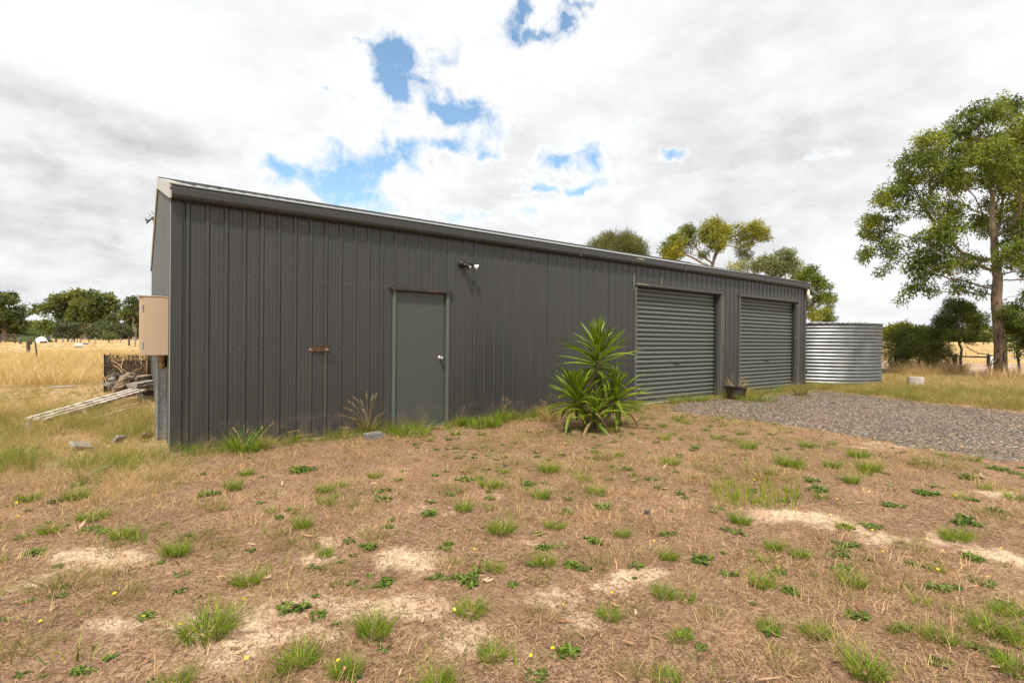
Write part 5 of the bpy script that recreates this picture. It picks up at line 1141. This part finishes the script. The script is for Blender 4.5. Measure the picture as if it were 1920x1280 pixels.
# ------------------------------------------------------------------ yucca
yb = gp(1115, 802); DY_ = 7.6; yu = thing('yucca', 'green spiky yucca with three rosettes growing beside the first roller door', 'plant', tuple(yb))
def yleaf(seed, sag):
    r = np.random.default_rng(seed); V = []; rn = []; n = 9; z = 0; x = 0; ang_ = 0
    for k in range(n+1):
        u = k/n; wv = .5*(.55+.45*sin(min(u*1.6, 1)*pi/2)) if u < .55 else .5*(1-((u-.55)/.45)**1.6); wv = max(wv, .0)*.088
        f = wv*.55; V += [(x, -wv, z+f), (x, 0, z), (x, wv, z+f)]; rn += [.92, .5, .88] if r.random() < 2 else []
        ang_ -= sag/n*(.4+1.3*u); x += cos(ang_)/n; z += sin(ang_)/n
    F_ = []
    for k in range(n): q = 3*k; F_ += [(q, q+1, q+4, q+3), (q+1, q+2, q+5, q+4)]
    b = r.uniform(-.28, .22); rn = [min(1, max(0, (v-.42+b) if i_ % 3 == 1 else v-.22+b)) for i_, v in enumerate(rn)]
    return np.array(V), np.array(F_), rn
ymesh = []
for s_ in range(8):
    V, F_, rn = yleaf(s_, [.10, .2, .4, .12, .8, .25, .06, .5][s_]); ymesh.append(np_mesh('leaf', V, F_, M['yucca'], dict(rnd=rn), smooth=False))
V, F_, rn = yleaf(3, 1.2); ydry = np_mesh('leaf', V, F_, M['yuccadead'], dict(rnd=rn))
yc_ = [(1122, 660, 7.62, 104, .56, -1.0, 1.50), (1082, 750, 7.38, 76, .54, -.8, 1.50), (1152, 750, 7.62, 70, .54, -.8, 1.50), (1114, 776, 7.25, 46, .44, -.7, 1.35)]
mb = MB()
for (px, py, dp_, n, ln, e0, e1) in yc_[:3]: c = at(px, py, dp_); mb.tube([yb-Vector((0, 0, .05)), yb.lerp(c, .45)+Vector(((c.x-yb.x)*.2, (c.y-yb.y)*.2, 0)), c], [.06, .05, .035], 10, wob=.2)
mb.build('trunk', M['log'], yu)
rY = random.Random(12)
for (px, py, dp_, n, ln, e0, e1) in yc_:
    c = at(px, py, dp_)
    for k in range(n):
        f = k/(n-1); el = e0+(e1-e0)*f**.62+rY.uniform(-.12, .12); az = k*2.39996+rY.uniform(-.25, .25); me = ymesh[rY.randrange(8)] if f > .3 else ymesh[rY.choice([2, 4, 7, 5])]
        if f < .16 and rY.random() < .4: me = ydry
        l = ln*(.80+.35*rY.random())*(.8+.35*sin(pi*min(f+.15, 1)))
        o = bpy.data.objects.new('leaf', me); COL.objects.link(o); o.parent = yu
        st_ = c+Vector((0, 0, ((f-.75)*.46 if py < 700 else (f-.5)*.20)))-yb; Mx = Matrix.Translation(st_) @ Matrix.Rotation(az, 4, 'Z') @ Matrix.Rotation(-el, 4, 'Y') @ Matrix.Rotation(rY.uniform(-.5, .5), 4, 'X') @ Matrix.Scale(l, 4)
        o.matrix_local = Mx

# ------------------------------------------------------------------ individual tufts and weeds in front
pG = [blades('grass_tuft', 300, .50, .5, .019, 1.15, M['green'], 3, seed=200+s, base_sp=.8, hv=.65) for s in range(6)]
pD = [blades('olive_tuft', 200, .40, .9, .016, 1.25, M['olive'], 3, seed=220+s, base_sp=.75) for s in range(3)]
pR = [weed_mat('broadleaf_weed', s) for s in range(9)]
G_ = [(230,1008,50),(328,1038,62),(465,1095,52),(387,1188,98),(610,1042,36),(567,990,42),(173,974,48),(90,1000,36),(53,940,36),(147,935,42),(437,918,40),(610,922,36),(463,890,32),(560,1245,80),(640,1262,52),
 (703,895,30),(1028,884,42),(920,914,44),(870,956,42),(1013,934,38),(1115,925,34),(940,998,58),(1022,1058,42),(883,1150,60),(700,1188,76),(923,1232,60),(1143,1158,48),(1243,1118,50),(1253,1048,40),(1257,870,32),(1273,1198,44),(653,1258,56),
 (1167,1005,32),(1040,990,38),(1430,1098,50),(1450,1030,42),(1387,980,42),(1597,1096,56),(1887,1150,54),(1790,1012,55),(1513,838,30),(1610,857,40),(1560,876,38),(1597,905,34),(1630,882,44),(1403,841,36),(1477,872,50),(1860,1185,78),(1500,1045,36),
 (1620,1262,80),(1905,1262,70),(1530,1190,60),(470,845,52),(925,800,38),(330,1288,60),(820,1290,70),(1250,1275,50),(1440,1180,50),(1760,1200,60)]
D_ = [(633,1068,45),(420,1022,42),(133,1095,88),(230,1118,62),(300,992,32),(403,956,24),(527,1026,36),(850,923,46),(1017,1152,44),(1173,1262,46),(847,1062,44),(1710,1028,52),(1750,875,62),(1420,893,58),(1373,828,32),(1853,966,42),(700,1005,34),
 (1330,1150,40),(1200,1150,40),(60,1210,50),(500,1290,60),(1480,1240,60),(1700,1190,50),(760,1240,30),(980,1050,36),(1080,1200,40),(300,900,40),(1130,860,34),(1330,880,40)]
R_ = [(547,1142,62),(280,1155,50),(160,1260,50),(90,1266,28),(523,972,28),(37,1010,40),(20,948,28),(103,943,36),(153,999,30),(397,925,46),(337,906,22),(160,908,52),(567,883,66),(337,1077,38),(5,1162,28),(290,1276,28),(590,1155,40),
 (813,891,26),(867,899,36),(990,908,44),(720,938,40),(1127,948,42),(1055,960,36),(800,963,54),(837,1021,34),(720,988,30),(687,1024,42),(1110,1013,50),(1052,1024,34),(1087,1064,60),(717,1097,56),(810,1084,40),(887,1088,66),(850,1082,40),(1053,1226,58),(1257,1002,42),
 (1317,1049,52),(1457,1073,45),(1367,1078,40),(1343,952,34),(1527,917,40),(1520,901,36),(1637,988,46),(1583,1022,60),(1573,1042,38),(1577,1069,54),(1673,947,42),(1817,1046,52),(1777,1104,58),(1843,1090,46),(1733,925,58),(1717,1060,38),(1817,983,50),(1287,934,24),(1820,897,40),
 (1905,888,38),(1870,880,44),(1000,1270,50),(1320,1215,44),(1680,1180,50),(1870,1225,50),(770,806,30),(1010,1000,26),(1220,900,26),(1180,880,24)]
def zone(px, py):
    c = 'far left' if px < 250 else 'left' if px < 480 else 'left of centre' if px < 760 else 'centre' if px < 1000 else 'right of centre' if px < 1260 else 'right' if px < 1560 else 'far right'
    r = 'back' if py < 900 else 'middle back' if py < 985 else 'middle' if py < 1075 else 'middle front' if py < 1170 else 'front'
    return r+' dirt, '+c
def place(lst, protos, name, label, cat, group, unit=1.0):
    lst = sorted(lst, key=lambda q: q[0]*7.3 % 1)
    for k, (px, py, wpx) in enumerate(lst):
        p = gp(px, py); d = depth_of(p); s_ = wpx/FPX*d*unit; q = free(p.x, p.y)
        if not q: continue
        o = bpy.data.objects.new(name, protos[k % len(protos)]); COL.objects.link(o); o.location = (p.x, p.y, p.z-.003); o.rotation_euler = (0, 0, random.random()*6.28)
        o.scale = (s_*random.uniform(.8, 1.15), s_*random.uniform(.8, 1.15), s_*random.uniform(.7, 1.15)); tag(o, ('large ' if wpx > 52 else 'medium ' if wpx > 38 else 'small ')+label+' on the '+zone(px, py), cat, group)
place(G_, pG, 'grass_tuft', 'bright green grass tuft', 'grass tuft', 'bright green grass tufts on the bare ground', .95)
place(D_, pD, 'olive_tuft', 'faded olive brown tuft', 'grass tuft', 'faded olive tufts on the bare ground', .95)
place(R_, pR, 'broadleaf_weed', 'dark green broadleaf weed', 'weed', 'broad leaved weeds on the bare ground', 1.25)
x, y = sector(1500, 2.6, 13, -.85, .85, 1.55); nn = fbm(x+60, y-30, 4, .7); k = free(x, y, .1) & (poly_dist(x, y) > -.1) & (rng.random(len(x)) < sst(nn, .36, .62)*.85+.12); x, y = x[k], y[k]
sp = [(blades('a_small_tuft', 70, .5, .5, .03, 1.1, M['green'], 3, seed=700+s, base_sp=.8, hv=.6) if s < 3 else blades('b_small_olive_tuft', 60, .42, .6, .03, 1.25, M['olive'], 3, seed=710+s, base_sp=.9, hv=.6)) for s in range(5)]+[weed_mat('c_small_weed', 40+s) for s in range(3)]
scatter('small_tufts', sp, P3(x, y), rng.random(len(x))*6.28, .05+.13*rng.random(len(x))**1.8, rng.integers(0, 8, len(x)), 'many little green and olive tufts dotted thickly between the larger ones', 'grass tufts')
# patch of upright shoots
V, F_, rn = [], [], []; r = np.random.default_rng(8)
for k in range(420):
    px, py = r.uniform(1330, 1502), r.uniform(905, 957); py += (px-1420)*.03
    if fbm(np.array(px*.03), np.array(py*.05), 3) < .40 and r.random() < .8: continue
    p = gp(px, py); h = r.uniform(.05, .15); a = r.random()*6.28; l = r.normal(0, .012, 2)*1.3; b0 = len(V); wv = .0035
    for u in (0, .5, 1): V += [(p.x+l[0]*u*u-sin(a)*wv*(1-u*.8), p.y+l[1]*u*u+cos(a)*wv*(1-u*.8), p.z+h*u), (p.x+l[0]*u*u+sin(a)*wv*(1-u*.8), p.y+l[1]*u*u-cos(a)*wv*(1-u*.8), p.z+h*u)]
    F_ += [(b0, b0+1, b0+3, b0+2), (b0+2, b0+3, b0+5, b0+4)]; rn += [r.random()*.6+.2]*6
tag(link('shoot_patch', np_mesh('shoot_patch', np.array(V), np.array(F_), M['green'], dict(rnd=rn))), 'patch of upright thin green shoots on bare ground at centre right', 'grass', kind='stuff')
# yellow flowers
mb = MB(); nP = 11; hub = (0, 0, 1.0)
for k in range(nP):
    t = 2*pi*k/nP; t1, t2 = t-.24, t+.24; mb.add([(0, 0, 1.0), (.5*cos(t1), .5*sin(t1), 1.06), (.62*cos(t), .62*sin(t), 1.08), (.5*cos(t2), .5*sin(t2), 1.06)], [(0, 1, 2, 3)])
mb.tube([(0, 0, -2.5), (.15, .05, -.8), (0, 0, .99)], [.05, .05, .07], 5, mi=1)
fm = bpy.data.meshes.new('flower'); fm.from_pydata(mb.v, [], mb.f); fm.materials.append(M['petal']); fm.materials.append(M['stem'])
for i_, p_ in enumerate(fm.polygons): p_.material_index = mb.m[i_]
FL = [(31,956),(3,983),(32,980),(32,991),(274,953),(274,1073),(216,1138),(455,1144),(337,1190),(268,1178),(78,1177),(464,1258),(636,1262),(712,1046),(890,1043),(955,1088),(993,955),(1015,954),(890,887),(774,910),(851,1164),(1060,1147),(1055,1149),(997,1248),(1038,1243),(1124,1230),(1146,1123),(1221,1032),(1227,1030),(1203,1042),
 (1310,939),(1389,963),(1493,963),(1556,980),(1574,981),(1602,973),(1599,921),(1620,925),(1614,932),(1631,932),(1571,945),(1634,1002),(1750,1007),(1738,1026),(1751,1055),(1768,1048),(1655,1046),(1728,1049),(1723,1053),(1757,1080),(1879,1042),(1853,1101),(1880,932),(1825,930),(1870,1018),(1792,938),(1724,952),(1668,925),(1656,911),(1758,903),(1681,896),(1414,909),(1421,936),
 (60,808),(30,826),(118,870),(205,846),(310,842),(255,800),(180,815),(95,862),(345,872),(402,868),(213,868),(265,858),(82,918),(105,920),(180,930),(290,862),(283,886),(235,868),(190,875),(290,850),(247,856),(320,880),(460,872),(480,866),(150,852),(127,846),(325,850),(860,806),(955,808),(745,822),(775,813),(1010,790),(1190,760),(1240,792),(1375,778),(1820,838),(1804,842),(1690,840),(1410,795),(1380,772),(1745,870),(1590,820),(600,810),(555,838),(1350,790)]
for k, (px, py) in enumerate(FL):
    p = gp(px, py+5); d = depth_of(p)
    if not free(p.x, p.y): continue
    o = bpy.data.objects.new('yellow_flower', fm); COL.objects.link(o); s_ = random.uniform(.011, .0165)*(1+.05*max(0, d-4)); o.scale = (s_, s_, s_); o.location = (p.x, p.y, p.z+2.4*s_+random.uniform(.0, .03)); o.rotation_euler = (random.uniform(-.5, .5), random.uniform(-.5, .5), random.random()*6)
    tag(o, 'small yellow daisy flower on the '+(zone(px, py) if py > 875 else ('rough grass left of the shed' if px < 330 else 'weeds along the shed wall' if px < 1300 else 'edge of the gravel driveway')), 'flower', 'yellow flowers among the weeds')
# dark scraps
for (px, py, s_, lb) in ((948, 876, .030, 'small black curled scrap on bare ground left of centre'), (1214, 963, .026, 'small black curled scrap on bare ground near the middle tufts')):
    p = gp(px, py); mb = MB(); mb.add([p+Vector(v)*s_ for v in ((-1.4, 0, .1), (-.3, -.8, .7), (.9, -.3, .2), (1.5, .2, .9), (.4, .9, .5), (-.6, .7, 1.5))], [(0, 1, 5), (1, 2, 4, 5), (2, 3, 4)]); tag(mb.build('black_scrap', M['scrap']), lb, 'scrap')

# ------------------------------------------------------------------ tall seeding grasses and weeds at the wall
def seedgrass(name, label, px, py, gw, gh, stalks_, gm, seed, seedw=.012, sh=1.0):
    b = gp(px, py); b.y = min(b.y, -.06); root = thing(name, label, 'grass', tuple(b)); r = random.Random(seed); mS = M['straw']
    o = link('blades', blades('blades', 150, gh, gw, .007, .8, gm, 4, seed=seed, base_sp=.5), root)
    for (dx, hz, ln_) in stalks_:
        V, F_, rn = [], [], []; a = Vector((r.uniform(-.03, .03), r.uniform(-.03, .0), 0)); tip = Vector((dx, r.uniform(-.10, .02), hz*sh)); mid = Vector((dx*.35, tip.y*.3, hz*.75*sh)); pts = []
        for k in range(9): u = k/8; pts.append(a*(1-u)**2+mid*2*u*(1-u)+tip*u*u+Vector((0, 0, -ln_*.35*max(0, u-.75)*2)))
        for k, p_ in enumerate(pts): wv = .0022*(1-.5*k/8); V += [(p_.x-wv, p_.y, p_.z), (p_.x+wv, p_.y, p_.z)]; rn += [.7, .7]
        F_ += [(2*k, 2*k+1, 2*k+3, 2*k+2) for k in range(8)]
        for q in range(30):
            u = .72+.28*q/30; k = min(7, int(u*8)); f = u*8-k; c_ = pts[k].lerp(pts[k+1], f)+Vector((r.uniform(-1, 1), r.uniform(-1, 1), r.uniform(-1.6, .4)))*seedw; l_ = Vector((r.uniform(-.5, .5), r.uniform(-.5, .5), -1)).normalized()*.012; b0 = len(V)
            sd_ = Vector((.0028, .001, 0)); V += [tuple(c_), tuple(c_+l_*.5+sd_), tuple(c_+l_), tuple(c_+l_*.5-sd_)]; F_.append((b0, b0+1, b0+2, b0+3)); v = .35+.4*r.random(); rn += [v]*4
        link('seed_stalk', np_mesh('seed_stalk', np.array(V), np.array(F_), mS, dict(rnd=rn)), root)
    return root
seedgrass('seeding_grass', 'green grass clump with tan drooping seed heads behind the grey brick', 688, 812, .16, .26, [(-.42,.32,.1),(-.36,.42,.14),(-.30,.50,.1),(-.22,.55,.14),(-.14,.50,.1),(-.05,.60,.12),(.04,.56,.1),(.12,.58,.12),(-.40,.15,.1),(.20,.30,.1),(-.28,.28,.1),(-.1,.38,.1)], M['olive'], 401)
seedgrass('seeding_grass', 'sparse tan seed stalks on green grass halfway between door and yucca', 940, 792, .10, .22, [(.02,.44,.14),(.12,.42,.16),(.16,.36,.14),(.06,.30,.1)], M['green'], 402, .016)
seedgrass('seeding_grass', 'dry tangled grass with tan tips at the left foot of the yucca', 1030, 790, .22, .26, [(-.20,.40,.14),(-.10,.36,.12),(.02,.48,.1),(-.26,.28,.1)], M['goldmix'], 403)
seedgrass('dry_stem_clump', 'long bent straw stems springing up against the wall near the corner', 492, 842, .10, .14, [(.10,.34,.06),(-.02,.30,.06),(.55,.16,.1),(.40,.22,.1),(-.12,.24,.1)], M['straw'], 404, .006)
seedgrass('seeding_grass', 'thin brown stalk of grass right of the personnel door', 866, 800, .07, .16, [(.04,.34,.06),(-.03,.2,.05)], M['green'], 405, .005)
seedgrass('seeding_grass', 'pale weedy stalks growing beside the tap at the far corner', 1500, 742, .25, .30, [(.1,.6,.1),(-.1,.5,.1),(.2,.4,.1)], M['olive'], 406, .01)
seedgrass('seeding_grass', 'spindly yellowing weed stalks behind the squashed black pot', 1392, 745, .25, .25, [(.0,.75,.1),(-.15,.62,.1),(.18,.55,.1),(.3,.4,.1),(-.25,.5,.1)], M['goldmix'], 407, .02)
seedgrass('weed_clump', 'bushy green weed clump against the wall near the shed corner', 455, 848, .30, .26, [(-.1,.3,.03),(.05,.28,.03)], M['green'], 408, .004)
for (px, py, w_, h_, lb, s_) in ((770, 815, .30, .12, 'leafy green weed mat in front of the personnel door sill', 1), (900, 800, .30, .14, 'green weed mat just right of the personnel door', 2), (1165, 770, .35, .16, 'green weeds between the yucca and the first roller door', 3), (1300, 752, .35, .14, 'dark green weed clump at the foot of the first roller door', 4), (1362, 742, .35, .22, 'green grass clump left of the squashed black pot', 5), (1418, 752, .45, .20, 'green weeds right of the squashed black pot', 6)):
    b = gp(px, py); b.y = min(b.y, -.08); o = link('weed_mat', blades('weed_mat', 220, h_, w_, .008, 1.0, M['green'], 3, seed=500+s_, base_sp=.9)); o.location = b; tag(o, lb, 'weeds')

# where several of a kind share a stretch of ground, say which one counting from the left
def _side(o): v = np.array(o.location)-CAM; return float((v@Rv)/(v@Fv))
_by = {}
for o in COL.objects:
    if o.parent is None and o.get('group') and o.get('label'): _by.setdefault((o['group'], o['label']), []).append(o)
_ord = ['first', 'second', 'third', 'fourth', 'fifth', 'sixth', 'seventh', 'eighth', 'ninth', 'tenth', 'eleventh', 'twelfth', 'thirteenth', 'fourteenth', 'fifteenth', 'sixteenth', 'seventeenth', 'eighteenth', 'nineteenth', 'twentieth']
for (g_, l_), os_ in _by.items():
    if 1 < len(os_) <= 20:
        for k, o in enumerate(sorted(os_, key=_side)): o['label'] = _ord[k]+' from left, '+l_
